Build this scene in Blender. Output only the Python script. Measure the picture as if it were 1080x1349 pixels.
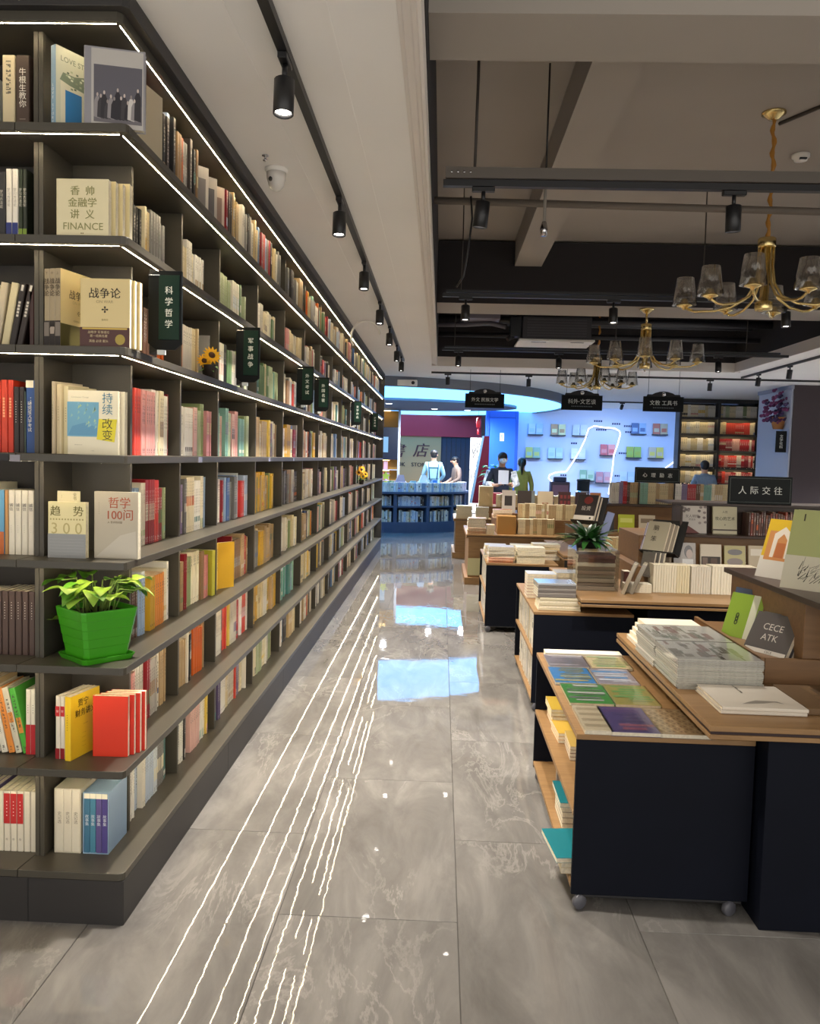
import bpy, math, random
from mathutils import Vector, Matrix

sc = bpy.context.scene
COL = sc.collection
for o in list(bpy.data.objects):
    bpy.data.objects.remove(o, do_unlink=True)
R = math.radians
rng = random.Random(11)

# ------------------------------------------------------------------ camera
F_PX, YAW, PITCH, ROLL, CAM_H = 1097.03, 0.035784, 0.064852, 0.026979, 1.5375
def make_camera():
    cy, sy = math.cos(YAW), math.sin(YAW)
    fw = Vector((-sy*math.cos(PITCH), cy*math.cos(PITCH), -math.sin(PITCH)))
    r0 = Vector((cy, sy, 0)); u0 = r0.cross(fw)
    c, s = math.cos(ROLL), math.sin(ROLL)
    r = c*r0 + s*u0; u = -s*r0 + c*u0
    cd = bpy.data.cameras.new('camera'); co = bpy.data.objects.new('camera', cd)
    COL.objects.link(co)
    cd.sensor_fit = 'HORIZONTAL'; cd.sensor_width = 36.0; cd.lens = 36.0*F_PX/1080.0
    cd.clip_start = 0.05; cd.clip_end = 200
    m = Matrix(((r.x, u.x, -fw.x, 0), (r.y, u.y, -fw.y, 0), (r.z, u.z, -fw.z, CAM_H), (0, 0, 0, 1)))
    co.matrix_world = m
    sc.camera = co
make_camera()

# ------------------------------------------------------------------ world, exposure
w = bpy.data.worlds.new('world'); sc.world = w; w.use_nodes = True
bg = w.node_tree.nodes['Background']
bg.inputs[0].default_value = (1.0, 0.95, 0.88, 1); bg.inputs[1].default_value = 1.35
vs = sc.view_settings
vs.view_transform = 'Standard'; vs.look = 'None'; vs.gamma = 1.0; vs.use_curve_mapping = False
vs.exposure = 0.40

LED_STRENGTH = 100.0
SPOT_W = 130.0
RING_STRENGTH = 3.2

# ------------------------------------------------------------------ helpers
def lin(c):
    return c/12.92 if c <= 0.04045 else ((c+0.055)/1.055)**2.4
def hexc(h):
    h = h.lstrip('#')
    return tuple(lin(int(h[i:i+2], 16)/255.0) for i in (0, 2, 4))

def tag(o, label=None, cat=None, group=None, kind=None):
    if label: o['label'] = label
    if cat: o['category'] = cat
    if group: o['group'] = group
    if kind: o['kind'] = kind
    return o

def empty(name, loc=(0, 0, 0), rz=0, label=None, cat=None, group=None):
    o = bpy.data.objects.new(name, None); COL.objects.link(o)
    o.location = loc; o.rotation_euler = (0, 0, rz); o.empty_display_size = 0.1
    return tag(o, label, cat, group)

class MB:
    def __init__(s):
        s.v = []; s.f = []; s.m = []; s.s = []
    def add(s, verts, faces, mat=0, smooth=False):
        b = len(s.v); s.v += [tuple(x) for x in verts]
        for f in faces:
            s.f.append(tuple(b+i for i in f)); s.m.append(mat); s.s.append(smooth)
        return s
    def box(s, x0, x1, y0, y1, z0, z1, mat=0):
        if x0 > x1: x0, x1 = x1, x0
        if y0 > y1: y0, y1 = y1, y0
        if z0 > z1: z0, z1 = z1, z0
        v = [(x0,y0,z0),(x1,y0,z0),(x1,y1,z0),(x0,y1,z0),(x0,y0,z1),(x1,y0,z1),(x1,y1,z1),(x0,y1,z1)]
        return s.add(v, [(0,3,2,1),(4,5,6,7),(0,1,5,4),(1,2,6,5),(2,3,7,6),(3,0,4,7)], mat)
    def cbox(s, x0, x1, y0, y1, z0, z1, c=0.004, mat=0):
        # box with chamfered vertical edges and top/bottom edges
        pts = [(x0+c,y0),(x1-c,y0),(x1,y0+c),(x1,y1-c),(x1-c,y1),(x0+c,y1),(x0,y1-c),(x0,y0+c)]
        def ins(p, k): 
            mx, my = (x0+x1)/2, (y0+y1)/2
            return (p[0]+(k if p[0] < mx else -k), p[1]+(k if p[1] < my else -k))
        rings = [[(*ins(p, c*.7), z0) for p in pts], [(*p, z0+c) for p in pts], [(*p, z1-c) for p in pts], [(*ins(p, c*.7), z1) for p in pts]]
        v = [q for r_ in rings for q in r_]; f = []
        n = 8
        for k in range(3):
            for i in range(n):
                f.append((k*n+i, k*n+(i+1) % n, (k+1)*n+(i+1) % n, (k+1)*n+i))
        f.append(tuple(reversed(range(n)))); f.append(tuple(range(3*n, 4*n)))
        return s.add(v, f, mat)
    def prism(s, poly, axis, a0, a1, mat=0, smooth=False):
        # poly: 2D points; axis 'x': (y,z), 'y': (x,z), 'z': (x,y)
        def P(p, a):
            return {'x': (a, p[0], p[1]), 'y': (p[0], a, p[1]), 'z': (p[0], p[1], a)}[axis]
        n = len(poly)
        v = [P(p, a0) for p in poly]+[P(p, a1) for p in poly]
        f = [(i, (i+1) % n, n+(i+1) % n, n+i) for i in range(n)]
        f += [tuple(reversed(range(n))), tuple(range(n, 2*n))]
        return s.add(v, f, mat, smooth)
    def tube(s, path, r, n=8, mat=0, caps=True):
        path = [Vector(p) for p in path]
        rs = r if isinstance(r, (list, tuple)) else [r]*len(path)
        v = []; f = []; up = None
        for i, p in enumerate(path):
            t = (path[min(i+1, len(path)-1)]-path[max(i-1, 0)])
            if t.length < 1e-9: t = Vector((0, 0, 1))
            t.normalize()
            if up is None:
                up = Vector((0, 0, 1)) if abs(t.z) < .9 else Vector((1, 0, 0))
            a = t.cross(up)
            if a.length < 1e-6: a = t.orthogonal()
            a.normalize(); b = a.cross(t).normalized(); up = b
            for k in range(n):
                q = 2*math.pi*k/n
                v.append(p+(a*math.cos(q)+b*math.sin(q))*rs[i])
        for i in range(len(path)-1):
            for k in range(n):
                f.append((i*n+k, i*n+(k+1) % n, (i+1)*n+(k+1) % n, (i+1)*n+k))
        s.add(v, f, mat, True)
        if caps:
            b = len(s.v)-len(v)
            s.f.append(tuple(b+i for i in reversed(range(n)))); s.m.append(mat); s.s.append(False)
            s.f.append(tuple(b+(len(path)-1)*n+i for i in range(n))); s.m.append(mat); s.s.append(False)
        return s
    def lathe(s, prof, n=20, c=(0, 0, 0), mat=0, smooth=True, ribs=0.0):
        v = []; f = []
        for (r, z) in prof:
            for k in range(n):
                q = 2*math.pi*k/n
                rr = r*(1-(ribs if k % 2 else 0))
                v.append((c[0]+rr*math.cos(q), c[1]+rr*math.sin(q), c[2]+z))
        for i in range(len(prof)-1):
            for k in range(n):
                f.append((i*n+k, i*n+(k+1) % n, (i+1)*n+(k+1) % n, (i+1)*n+k))
        s.add(v, f, mat, smooth)
        b = len(s.v)-len(v)
        if prof[0][0] > 1e-5:
            s.f.append(tuple(b+i for i in reversed(range(n)))); s.m.append(mat); s.s.append(False)
        if prof[-1][0] > 1e-5:
            s.f.append(tuple(b+(len(prof)-1)*n+i for i in range(n))); s.m.append(mat); s.s.append(False)
        return s
    def ball(s, c, r, n=10, m=6, mat=0):
        if not isinstance(r, (tuple, list)): r = (r, r, r)
        v = [(c[0], c[1], c[2]-r[2])]; f = []
        for i in range(1, m):
            a = math.pi*i/m-math.pi/2
            for k in range(n):
                q = 2*math.pi*k/n
                v.append((c[0]+r[0]*math.cos(a)*math.cos(q), c[1]+r[1]*math.cos(a)*math.sin(q), c[2]+r[2]*math.sin(a)))
        v.append((c[0], c[1], c[2]+r[2]))
        for k in range(n): f.append((0, 1+(k+1) % n, 1+k))
        for i in range(m-2):
            for k in range(n):
                f.append((1+i*n+k, 1+i*n+(k+1) % n, 1+(i+1)*n+(k+1) % n, 1+(i+1)*n+k))
        t = len(v)-1
        for k in range(n): f.append((1+(m-2)*n+k, 1+(m-2)*n+(k+1) % n, t))
        return s.add(v, f, mat, True)
    def xf(s, M):
        s.v = [tuple(M @ Vector(q)) for q in s.v]; return s
    def mesh(s, name, mats):
        me = bpy.data.meshes.new(name); me.from_pydata(s.v, [], s.f)
        if not isinstance(mats, (list, tuple)): mats = [mats]
        for m_ in mats: me.materials.append(m_)
        me.polygons.foreach_set('material_index', s.m)
        me.polygons.foreach_set('use_smooth', s.s)
        me.update()
        return me
    def build(s, name, mats, parent=None, loc=(0, 0, 0), rot=(0, 0, 0), bevel=0):
        o = bpy.data.objects.new(name, s.mesh(name, mats)); COL.objects.link(o)
        o.location = loc; o.rotation_euler = rot
        if parent: o.parent = parent
        if bevel:
            b = o.modifiers.new('bevel', 'BEVEL'); b.width = bevel; b.segments = 2; b.limit_method = 'ANGLE'
        return o

def inst(name, me, parent=None, loc=(0, 0, 0), rot=(0, 0, 0), scale=(1, 1, 1)):
    o = bpy.data.objects.new(name, me); COL.objects.link(o)
    o.location = loc; o.rotation_euler = rot; o.scale = scale
    if parent: o.parent = parent
    return o

def copy_tree(o, parent=None):
    c = o.copy(); COL.objects.link(c); c.parent = parent
    for ch in list(o.children): copy_tree(ch, c)
    return c

# ------------------------------------------------------------------ materials
MATS = {}
def mat(name, col, rough=0.6, metal=0.0, noise=0.0, nscale=8.0, emit=None, estr=0.0, spec=0.5, coat=0.0, bump=0.0, bscale=60.0):
    if name in MATS: return MATS[name]
    m = bpy.data.materials.new(name); m.use_nodes = True
    nt = m.node_tree; b = nt.nodes['Principled BSDF']
    if isinstance(col, str): col = hexc(col)
    b.inputs['Base Color'].default_value = (*col, 1)
    b.inputs['Roughness'].default_value = rough
    b.inputs['Metallic'].default_value = metal
    b.inputs['Specular IOR Level'].default_value = spec
    b.inputs['Coat Weight'].default_value = coat
    if emit is not None:
        b.inputs['Emission Color'].default_value = (*emit, 1); b.inputs['Emission Strength'].default_value = estr
    if noise or bump:
        tc = nt.nodes.new('ShaderNodeTexCoord')
        n = nt.nodes.new('ShaderNodeTexNoise'); n.inputs['Scale'].default_value = nscale; n.inputs['Detail'].default_value = 4
        nt.links.new(tc.outputs['Object'], n.inputs['Vector'])
    if noise:
        mr = nt.nodes.new('ShaderNodeMapRange')
        mr.inputs['From Min'].default_value = .3; mr.inputs['From Max'].default_value = .7
        mr.inputs['To Min'].default_value = 1-noise; mr.inputs['To Max'].default_value = 1+noise
        nt.links.new(n.outputs['Fac'], mr.inputs['Value'])
        mx = nt.nodes.new('ShaderNodeVectorMath'); mx.operation = 'SCALE'
        mx.inputs[0].default_value = col
        nt.links.new(mr.outputs[0], mx.inputs['Scale'])
        nt.links.new(mx.outputs[0], b.inputs['Base Color'])
    if bump:
        n2 = nt.nodes.new('ShaderNodeTexNoise'); n2.inputs['Scale'].default_value = bscale
        nt.links.new(tc.outputs['Object'], n2.inputs['Vector'])
        bp = nt.nodes.new('ShaderNodeBump'); bp.inputs['Strength'].default_value = bump; bp.inputs['Distance'].default_value = .002
        nt.links.new(n2.outputs['Fac'], bp.inputs['Height']); nt.links.new(bp.outputs[0], b.inputs['Normal'])
    MATS[name] = m
    return m

def glass_mat(name, tint=(1, 1, 1), gloss=0.12, rough=0.03):
    if name in MATS: return MATS[name]
    m = bpy.data.materials.new(name); m.use_nodes = True; nt = m.node_tree
    nt.nodes.remove(nt.nodes['Principled BSDF'])
    out = nt.nodes['Material Output']
    tr = nt.nodes.new('ShaderNodeBsdfTransparent'); tr.inputs[0].default_value = (*tint, 1)
    gl = nt.nodes.new('ShaderNodeBsdfGlossy'); gl.inputs['Roughness'].default_value = rough
    lw = nt.nodes.new('ShaderNodeLayerWeight'); lw.inputs['Blend'].default_value = 0.25
    mr = nt.nodes.new('ShaderNodeMapRange'); mr.inputs['To Min'].default_value = gloss*.4; mr.inputs['To Max'].default_value = min(1, gloss*4)
    nt.links.new(lw.outputs['Facing'], mr.inputs['Value'])
    mx = nt.nodes.new('ShaderNodeMixShader')
    nt.links.new(mr.outputs[0], mx.inputs[0]); nt.links.new(tr.outputs[0], mx.inputs[1]); nt.links.new(gl.outputs[0], mx.inputs[2])
    nt.links.new(mx.outputs[0], out.inputs[0])
    MATS[name] = m
    return m

def emit_mat(name, col, strength):
    if name in MATS: return MATS[name]
    m = bpy.data.materials.new(name); m.use_nodes = True; nt = m.node_tree
    nt.nodes.remove(nt.nodes['Principled BSDF'])
    e = nt.nodes.new('ShaderNodeEmission'); e.inputs[0].default_value = (*col, 1); e.inputs[1].default_value = strength
    nt.links.new(e.outputs[0], nt.nodes['Material Output'].inputs[0])
    MATS[name] = m
    return m

def wood_mat(name, c1, c2, scale=(1.5, 14, 14), rough=0.45):
    if name in MATS: return MATS[name]
    m = mat(name, c1, rough); nt = m.node_tree; b = nt.nodes['Principled BSDF']
    tc = nt.nodes.new('ShaderNodeTexCoord'); mp = nt.nodes.new('ShaderNodeMapping')
    mp.inputs['Scale'].default_value = scale
    n = nt.nodes.new('ShaderNodeTexNoise'); n.inputs['Scale'].default_value = 3; n.inputs['Detail'].default_value = 6; n.inputs['Distortion'].default_value = .6
    cr = nt.nodes.new('ShaderNodeValToRGB')
    cr.color_ramp.elements[0].position = .3; cr.color_ramp.elements[0].color = (*hexc(c1), 1)
    cr.color_ramp.elements[1].position = .7; cr.color_ramp.elements[1].color = (*hexc(c2), 1)
    nt.links.new(tc.outputs['Object'], mp.inputs[0]); nt.links.new(mp.outputs[0], n.inputs['Vector'])
    nt.links.new(n.outputs['Fac'], cr.inputs[0]); nt.links.new(cr.outputs[0], b.inputs['Base Color'])
    return m

def N(nt, typ, **kw):
    n = nt.nodes.new(typ)
    for k, v in kw.items(): setattr(n, k, v)
    return n
def M_(nt, op, a, b=None, c=None):
    n = nt.nodes.new('ShaderNodeMath'); n.operation = op
    for i, x in enumerate((a, b, c)):
        if x is None: continue
        if isinstance(x, (int, float)): n.inputs[i].default_value = x
        else: nt.links.new(x, n.inputs[i])
    return n.outputs[0]
def MIX(nt, fac, a, b):
    n = nt.nodes.new('ShaderNodeMix'); n.data_type = 'RGBA'
    for s_, x in ((n.inputs[0], fac), (n.inputs[6], a), (n.inputs[7], b)):
        if isinstance(x, (int, float)): s_.default_value = x
        elif isinstance(x, tuple): s_.default_value = (*x, 1)
        else: nt.links.new(x, s_)
    return n.outputs[2]

def book_material():
    m = bpy.data.materials.new('book_cover'); m.use_nodes = True; nt = m.node_tree
    b = nt.nodes['Principled BSDF']; b.inputs['Roughness'].default_value = .38
    at = N(nt, 'ShaderNodeAttribute', attribute_name='col'); ac = N(nt, 'ShaderNodeAttribute', attribute_name='acc')
    uv = N(nt, 'ShaderNodeUVMap', uv_map='spine'); sp = N(nt, 'ShaderNodeSeparateXYZ'); nt.links.new(uv.outputs[0], sp.inputs[0])
    u, v = sp.outputs[0], sp.outputs[1]; rnd = at.outputs['Alpha']
    def fr(k): return M_(nt, 'FRACT', M_(nt, 'MULTIPLY', rnd, k))
    ins = M_(nt, 'LESS_THAN', u, 1.5)
    b0 = M_(nt, 'MULTIPLY', fr(7.13), .55); bw = M_(nt, 'MULTIPLY_ADD', fr(3.71), .22, .05)
    band = M_(nt, 'MULTIPLY', M_(nt, 'GREATER_THAN', v, b0), M_(nt, 'LESS_THAN', v, M_(nt, 'ADD', b0, bw)))
    band = M_(nt, 'MULTIPLY', M_(nt, 'MULTIPLY', band, ins), M_(nt, 'GREATER_THAN', fr(11.3), .5))
    base = MIX(nt, band, at.outputs['Color'], ac.outputs['Color'])
    bwn = nt.nodes.new('ShaderNodeRGBToBW'); nt.links.new(base, bwn.inputs[0])
    light = M_(nt, 'GREATER_THAN', bwn.outputs[0], .16)
    tcol = MIX(nt, light, (.75, .72, .65), (.05, .045, .04))
    # glyph-like marks in a column
    t1 = M_(nt, 'MULTIPLY_ADD', fr(5.17), .12, .82); t0 = M_(nt, 'SUBTRACT', t1, M_(nt, 'MULTIPLY_ADD', fr(9.7), .35, .2))
    rows = M_(nt, 'MULTIPLY', v, 72.0)
    cmb = N(nt, 'ShaderNodeCombineXYZ')
    nt.links.new(M_(nt, 'FLOOR', M_(nt, 'MULTIPLY', u, 7.0)), cmb.inputs[0]); nt.links.new(M_(nt, 'FLOOR', rows), cmb.inputs[1]); nt.links.new(M_(nt, 'MULTIPLY', rnd, 91.0), cmb.inputs[2])
    wn = N(nt, 'ShaderNodeTexWhiteNoise'); nt.links.new(cmb.outputs[0], wn.inputs[0])
    g = M_(nt, 'GREATER_THAN', wn.outputs['Value'], .42)
    g = M_(nt, 'MULTIPLY', g, M_(nt, 'GREATER_THAN', M_(nt, 'FRACT', M_(nt, 'MULTIPLY', v, 18.0)), .22))
    rng1 = M_(nt, 'MULTIPLY', M_(nt, 'GREATER_THAN', v, t0), M_(nt, 'LESS_THAN', v, t1))
    rng2 = M_(nt, 'MULTIPLY', M_(nt, 'GREATER_THAN', v, .04), M_(nt, 'LESS_THAN', v, .11))
    rr = M_(nt, 'MAXIMUM', rng1, rng2)
    cu = M_(nt, 'MULTIPLY', M_(nt, 'GREATER_THAN', u, .27), M_(nt, 'LESS_THAN', u, .73))
    g = M_(nt, 'MULTIPLY', M_(nt, 'MULTIPLY', g, rr), M_(nt, 'MULTIPLY', cu, ins))
    g = M_(nt, 'MULTIPLY', g, .85)
    fin = MIX(nt, g, base, tcol)
    nt.links.new(fin, b.inputs['Base Color'])
    return m
BOOKM = book_material()
PAGEM = mat('book_pages', '#e6dcc4', .85, noise=.12, nscale=90)

def floor_material():
    m = bpy.data.materials.new('floor_tile'); m.use_nodes = True; nt = m.node_tree
    b = nt.nodes['Principled BSDF']
    tc = N(nt, 'ShaderNodeTexCoord'); oi = N(nt, 'ShaderNodeObjectInfo')
    off = N(nt, 'ShaderNodeVectorMath', operation='MULTIPLY_ADD')
    cmb = N(nt, 'ShaderNodeCombineXYZ')
    for i in range(3): nt.links.new(oi.outputs['Random'], cmb.inputs[i])
    nt.links.new(cmb.outputs[0], off.inputs[0]); off.inputs[1].default_value = (37, 51, 13); nt.links.new(tc.outputs['Object'], off.inputs[2])
    mp = N(nt, 'ShaderNodeMapping'); mp.inputs['Rotation'].default_value = (0, 0, R(38)); mp.inputs['Scale'].default_value = (2.6, .9, 1)
    nt.links.new(off.outputs[0], mp.inputs[0])
    n1 = N(nt, 'ShaderNodeTexNoise'); n1.inputs['Scale'].default_value = 2.2; n1.inputs['Detail'].default_value = 8; n1.inputs['Roughness'].default_value = .62; n1.inputs['Distortion'].default_value = .5
    nt.links.new(mp.outputs[0], n1.inputs['Vector'])
    cr = N(nt, 'ShaderNodeValToRGB'); e = cr.color_ramp.elements
    e[0].position = .3; e[0].color = (*hexc('#65625f'), 1); e[1].position = .68; e[1].color = (*hexc('#84817d'), 1)
    x = e.new(.5); x.color = (*hexc('#74716e'), 1)
    nt.links.new(n1.outputs['Fac'], cr.inputs[0])
    # pale veins
    n2 = N(nt, 'ShaderNodeTexNoise'); n2.inputs['Scale'].default_value = 1.7; n2.inputs['Detail'].default_value = 9; n2.inputs['Roughness'].default_value = .66; n2.inputs['Distortion'].default_value = .7
    nt.links.new(mp.outputs[0], n2.inputs['Vector'])
    d = M_(nt, 'ABSOLUTE', M_(nt, 'SUBTRACT', n2.outputs['Fac'], .5))
    vein = M_(nt, 'SUBTRACT', 1.0, M_(nt, 'MINIMUM', M_(nt, 'MULTIPLY', d, 42.0), 1.0))
    n3 = N(nt, 'ShaderNodeTexNoise'); n3.inputs['Scale'].default_value = 1.1
    nt.links.new(off.outputs[0], n3.inputs['Vector'])
    gate = M_(nt, 'MULTIPLY', M_(nt, 'MINIMUM', M_(nt, 'MAXIMUM', M_(nt, 'MULTIPLY', M_(nt, 'SUBTRACT', n3.outputs['Fac'], .47), 8.0), 0.0), 1.0), .45)
    fin = MIX(nt, M_(nt, 'MULTIPLY', vein, gate), cr.outputs[0], hexc('#a09c97'))
    nt.links.new(fin, b.inputs['Base Color'])
    b.inputs['Roughness'].default_value = .02
    b.inputs['Specular IOR Level'].default_value = .5
    n4 = N(nt, 'ShaderNodeTexNoise'); n4.inputs['Scale'].default_value = 7; n4.inputs['Detail'].default_value = 3
    nt.links.new(off.outputs[0], n4.inputs['Vector'])
    bp = N(nt, 'ShaderNodeBump'); bp.inputs['Strength'].default_value = .035; bp.inputs['Distance'].default_value = .01
    nt.links.new(n4.outputs['Fac'], bp.inputs['Height']); nt.links.new(bp.outputs[0], b.inputs['Normal'])
    return m

SHELF = mat('bookcase_laminate', '#464239', .42, noise=.07, nscale=3, bump=.05, bscale=300)
SHELFD = mat('bookcase_dark', '#2e2c2c', .5, noise=.07, nscale=3)
LED = emit_mat('led_light', (1.0, .81, .50), LED_STRENGTH)
BLACK = mat('black_metal', '#17171a', .4)
BLACKM = mat('matte_black', '#0e0e10', .6)
NAVY = mat('navy_laminate', '#0a0e1a', .6, noise=.1, nscale=4, spec=.15)
WOOD = wood_mat('oak_board', '#86653f', '#98764d')
WOODD = wood_mat('brown_board', '#6f5030', '#7d5c39')
WHITE = mat('white_plaster', '#f3f0ec', .9, noise=.015, nscale=1.5)
WHITEP = mat('white_print', '#efece6', .6)
GOLD = mat('brass', '#f0d898', .26, metal=1.0)
CHROME = mat('chrome', '#c8c8cc', .2, metal=1.0)
TAUPE = mat('taupe_concrete', '#a39b92', .95, noise=.05, nscale=.8)
DARKC = mat('dark_ceiling_paint', '#2c292b', .95, noise=.06, nscale=1)
GLASS = glass_mat('clear_glass', (.97, .965, .95), .22, .06)
ACRYL = glass_mat('clear_acrylic', (.95, .96, .96), .16, .03)
FILM = glass_mat('plastic_film', (.97, .97, .97), .2, .12)
# ================================================================== THE SETTING
def struct(name, mb, m, label=None, cat=None, parent=None, bevel=0):
    o = mb.build(name, m, parent, bevel=bevel)
    if not parent:
        o['kind'] = 'structure'
    if label: o['label'] = label
    if cat: o['category'] = cat
    return o

FT = floor_material()
flo = struct('floor', MB().box(-3.2, 9, -1.0, 26, -.12, -.004), mat('tile_grout', '#4a4743', .8), 'grey marbled stone tile floor, polished and reflective', 'floor')
TX0, TY0 = -1.1011, 2.6818
tile_mesh = MB().cbox(.0012, .5988, .0012, 1.1988, -.02, 0, .0012).mesh('tile', FT)
for k in range(-3, 14):
    for j in range(-3, 16):
        x = TX0+.6*k; y = TY0+1.2*j+(0.0 if (k % 2) else .6)
        if x < -1.75 and y > 2.7: continue
        if x > 2.6 and y < 1.0: continue
        if x > 5.6 and y < 5: continue
        if x < -3 or x > 6.6 or y > 22: continue
        inst('tile', tile_mesh, flo, (x, y, 0))
# cover the unbuilt margin with plain slab pieces of the same tiling
CZ = 2.93
TRX0, TRX1, TRY1 = -0.10, 4.20, 12.32
SLAB = 3.80
mb = MB()
mb.box(-3.2, TRX0-.075, -1.5, 26, CZ, CZ+.06)
mb.box(TRX0-.075, TRX1+.075, TRY1+.075, 26, CZ, CZ+.06)
mb.box(TRX1+.075, 9, -1.5, 26, CZ, CZ+.06)
struct('ceiling', mb, WHITE, 'white plaster ceiling around the dark recess', 'ceiling')
# stepped moulding round the recess (profile: outward offset, height)
prof = [(0, 0.0), (0, .11), (-.02, .11), (-.02, .135), (-.05, .135), (-.05, .16), (-.075, .16), (-.075, .055)]
TRIMM = mat('white_moulding', '#e6dfd8', .6)
def mould(name, kind, label):
    m = MB()
    z0 = CZ-.035
    pr = [(.0, z0), (-.012, z0), (-.018, z0+.010), (-.030, z0+.012), (-.036, z0+.020), (-.060, z0+.022), (-.066, z0+.030), (-.078, z0+.032), (-.080, CZ+.002), (-.06, CZ+.10), (0, CZ+.10)]
    if kind == 'L':
        m.prism([(TRX0+a, z) for a, z in pr], 'y', -1.5, TRY1)
    elif kind == 'R':
        m.prism([(TRX1-a, z) for a, z in pr], 'y', -1.5, TRY1)
    else:
        m.prism([(TRY1-a, z) for a, z in pr], 'x', TRX0-.08, TRX1+.08)
    return struct(name, m, TRIMM, label, 'moulding')
mould('trim_1', 'L', 'white stepped moulding along the left edge of the ceiling recess')
mould('trim_2', 'F', 'white stepped moulding along the far edge of the ceiling recess')
mould('trim_3', 'R', 'white stepped moulding along the right edge of the ceiling recess')
struct('wall_recess_left', MB().box(TRX0-.06, TRX0+.004, -1.5, TRY1, CZ+.1, SLAB), DARKC, 'dark painted left side of the ceiling recess', 'wall')
struct('wall_recess_right', MB().box(TRX1-.004, TRX1+.06, -1.5, TRY1, CZ+.1, SLAB), DARKC, 'dark painted right side of the ceiling recess', 'wall')
struct('wall_recess_far', MB().box(TRX0-.06, TRX1+.06, TRY1-.004, TRY1+.06, CZ+.1, SLAB), DARKC, 'black painted far side of the ceiling recess', 'wall')
struct('ceiling_slab', MB().box(TRX0-.06, TRX1+.06, -1.5, 9.0, SLAB, SLAB+.1), TAUPE, 'taupe concrete slab above the near half of the recess', 'ceiling')
struct('ceiling_slab_dark', MB().box(TRX0-.06, TRX1+.06, 9.0, TRY1+.06, SLAB-.02, SLAB+.1), DARKC, 'black painted slab above the far half of the recess', 'ceiling')
struct('trim_4', MB().box(TRX0+.006, TRX1-.006, 3.13, 3.49, 3.15, SLAB), TAUPE, 'taupe concrete cross beam at the top of the picture', 'beam')
mb = MB(); mb.box(TRX0+.006, TRX1-.006, 8.745, 9.374, 3.15, SLAB-.02, 0)
b = struct('trim_5', mb, TAUPE, 'concrete cross beam with darker upright faces above the second chandelier', 'beam')
b.data.materials.append(DARKC)
for pl in b.data.polygons:
    if pl.normal.y < -.5 or pl.normal.y > .5: pl.material_index = 1  # front and back faces darker than the underside
struct('trim_6', MB().box(.695, .97, 3.491, 8.744, 3.535, SLAB-.001), TAUPE, 'lengthwise concrete beam running away across the recess', 'beam')
struct('wall_far', MB().box(-3.2, 9, 25.8, 26, 0, CZ), mat('far_wall_grey', '#6f7788', .8), 'grey wall closing the far end of the shop', 'wall')
struct('wall_left', MB().box(-3.3, -3.2, -1.5, 26, 0, CZ), WHITE, 'plain wall behind the long bookcase', 'wall')
struct('wall_right', MB().box(9, 9.1, -1.5, 26, 0, CZ), WHITE, 'plain wall at the right of the shop', 'wall')

# ================================================================== LONG BOOKCASE
XF = -0.985            # aisle face
YE = 2.57              # end face
YFAR = 14.06
ZS = [.172, .509, .846, 1.183, 1.520, 1.857, 2.194, 2.531]
TOP = 2.845
BT = .025
XB = -1.295            # back panel
DIV = [2.875, 3.425, 4.005] + [4.005+.828*i for i in range(1, 13)]
DIV = [d for d in DIV if d < 13.7]
bc = empty('bookcase', (XF, YE, 0), 0, 'long dark grey bookcase with lit shelves wrapping the corner and lining the aisle', 'bookcase')
def bpart(name, mb, m, bevel=0, parent=bc):
    mb.v = [(x-XF, y-YE, z) for x, y, z in mb.v]
    return mb.build(name, m, parent, bevel=bevel)
XL = -2.15             # left limit of the end bay
YB = 2.90              # back of the end bays
pl = MB(); pl.prism([(XL, YE), (XF-.004, YE), (XF, YE+.004), (XF, YFAR), (XB-.02, YFAR), (XB-.02, YB), (XL, YB)], 'z', 0.0, ZS[0]-BT-.0003)
bpart('plinth', pl, SHELFD)
for jx, jy in ((0, 3.9), (0, 5.3), (0, 7.2), (0, 9.5)):
    bpart('plinth_joint', MB().box(XF-.002, XF+.0006, jy, jy+.003, .002, ZS[0]-.028), BLACK)
bpart('plinth_joint', MB().box(-1.30, -1.297, YE-.0006, YE+.002, .002, ZS[0]-.028), BLACK)
for i, z in enumerate(ZS):
    c = .018
    # mitred at the post: end piece and aisle piece
    a = MB(); a.prism([(XL, YE), (-1.335, YE), (-1.306, YB), (XL, YB)], 'z', z-BT, z)
    bpart('shelf_board', a, SHELF, .002)
    a = MB(); a.prism([(-1.333, YE), (XF-c, YE), (XF-c*.3, YE+c*.3), (XF, YE+c), (XF, YFAR), (XB, YFAR), (XB, YB), (-1.304, YB)], 'z', z-BT, z)
    bpart('shelf_board', a, SHELF, .002)
# back, posts, dividers
bpart('back_panel', MB().box(XB-.015, XB, YB, YFAR, ZS[0], TOP), SHELFD)
bpart('end_back_panel', MB().box(XL, XB-.03, YB, YB+.015, ZS[0], TOP), SHELFD)
for i, z in enumerate(ZS):
    z1 = (ZS[i+1]-BT if i < 7 else TOP)
    zz0, zz1 = z+.0003, z1-.0003
    bpart('post', MB().box(-1.321, -1.3065, 2.665, YB, zz0, zz1), SHELF, .001)
    bpart('post', MB().box(-1.305, -1.2905, 2.665, YB, zz0, zz1), SHELF, .001)
    bpart('post', MB().box(-1.80, -1.785, 2.665, YB-.001, zz0, zz1), SHELF, .001)
    for k, d in enumerate(DIV):
        if i == 7 and d < 5.2: continue
        bpart('divider', MB().box(XB+.001, -1.085, d, d+.018, zz0, zz1), SHELF, .001)
bpart('end_panel', MB().box(XB-.015, XF, YFAR+.0005, YFAR+.03, 0, 2.93), SHELFD, .001)
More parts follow.
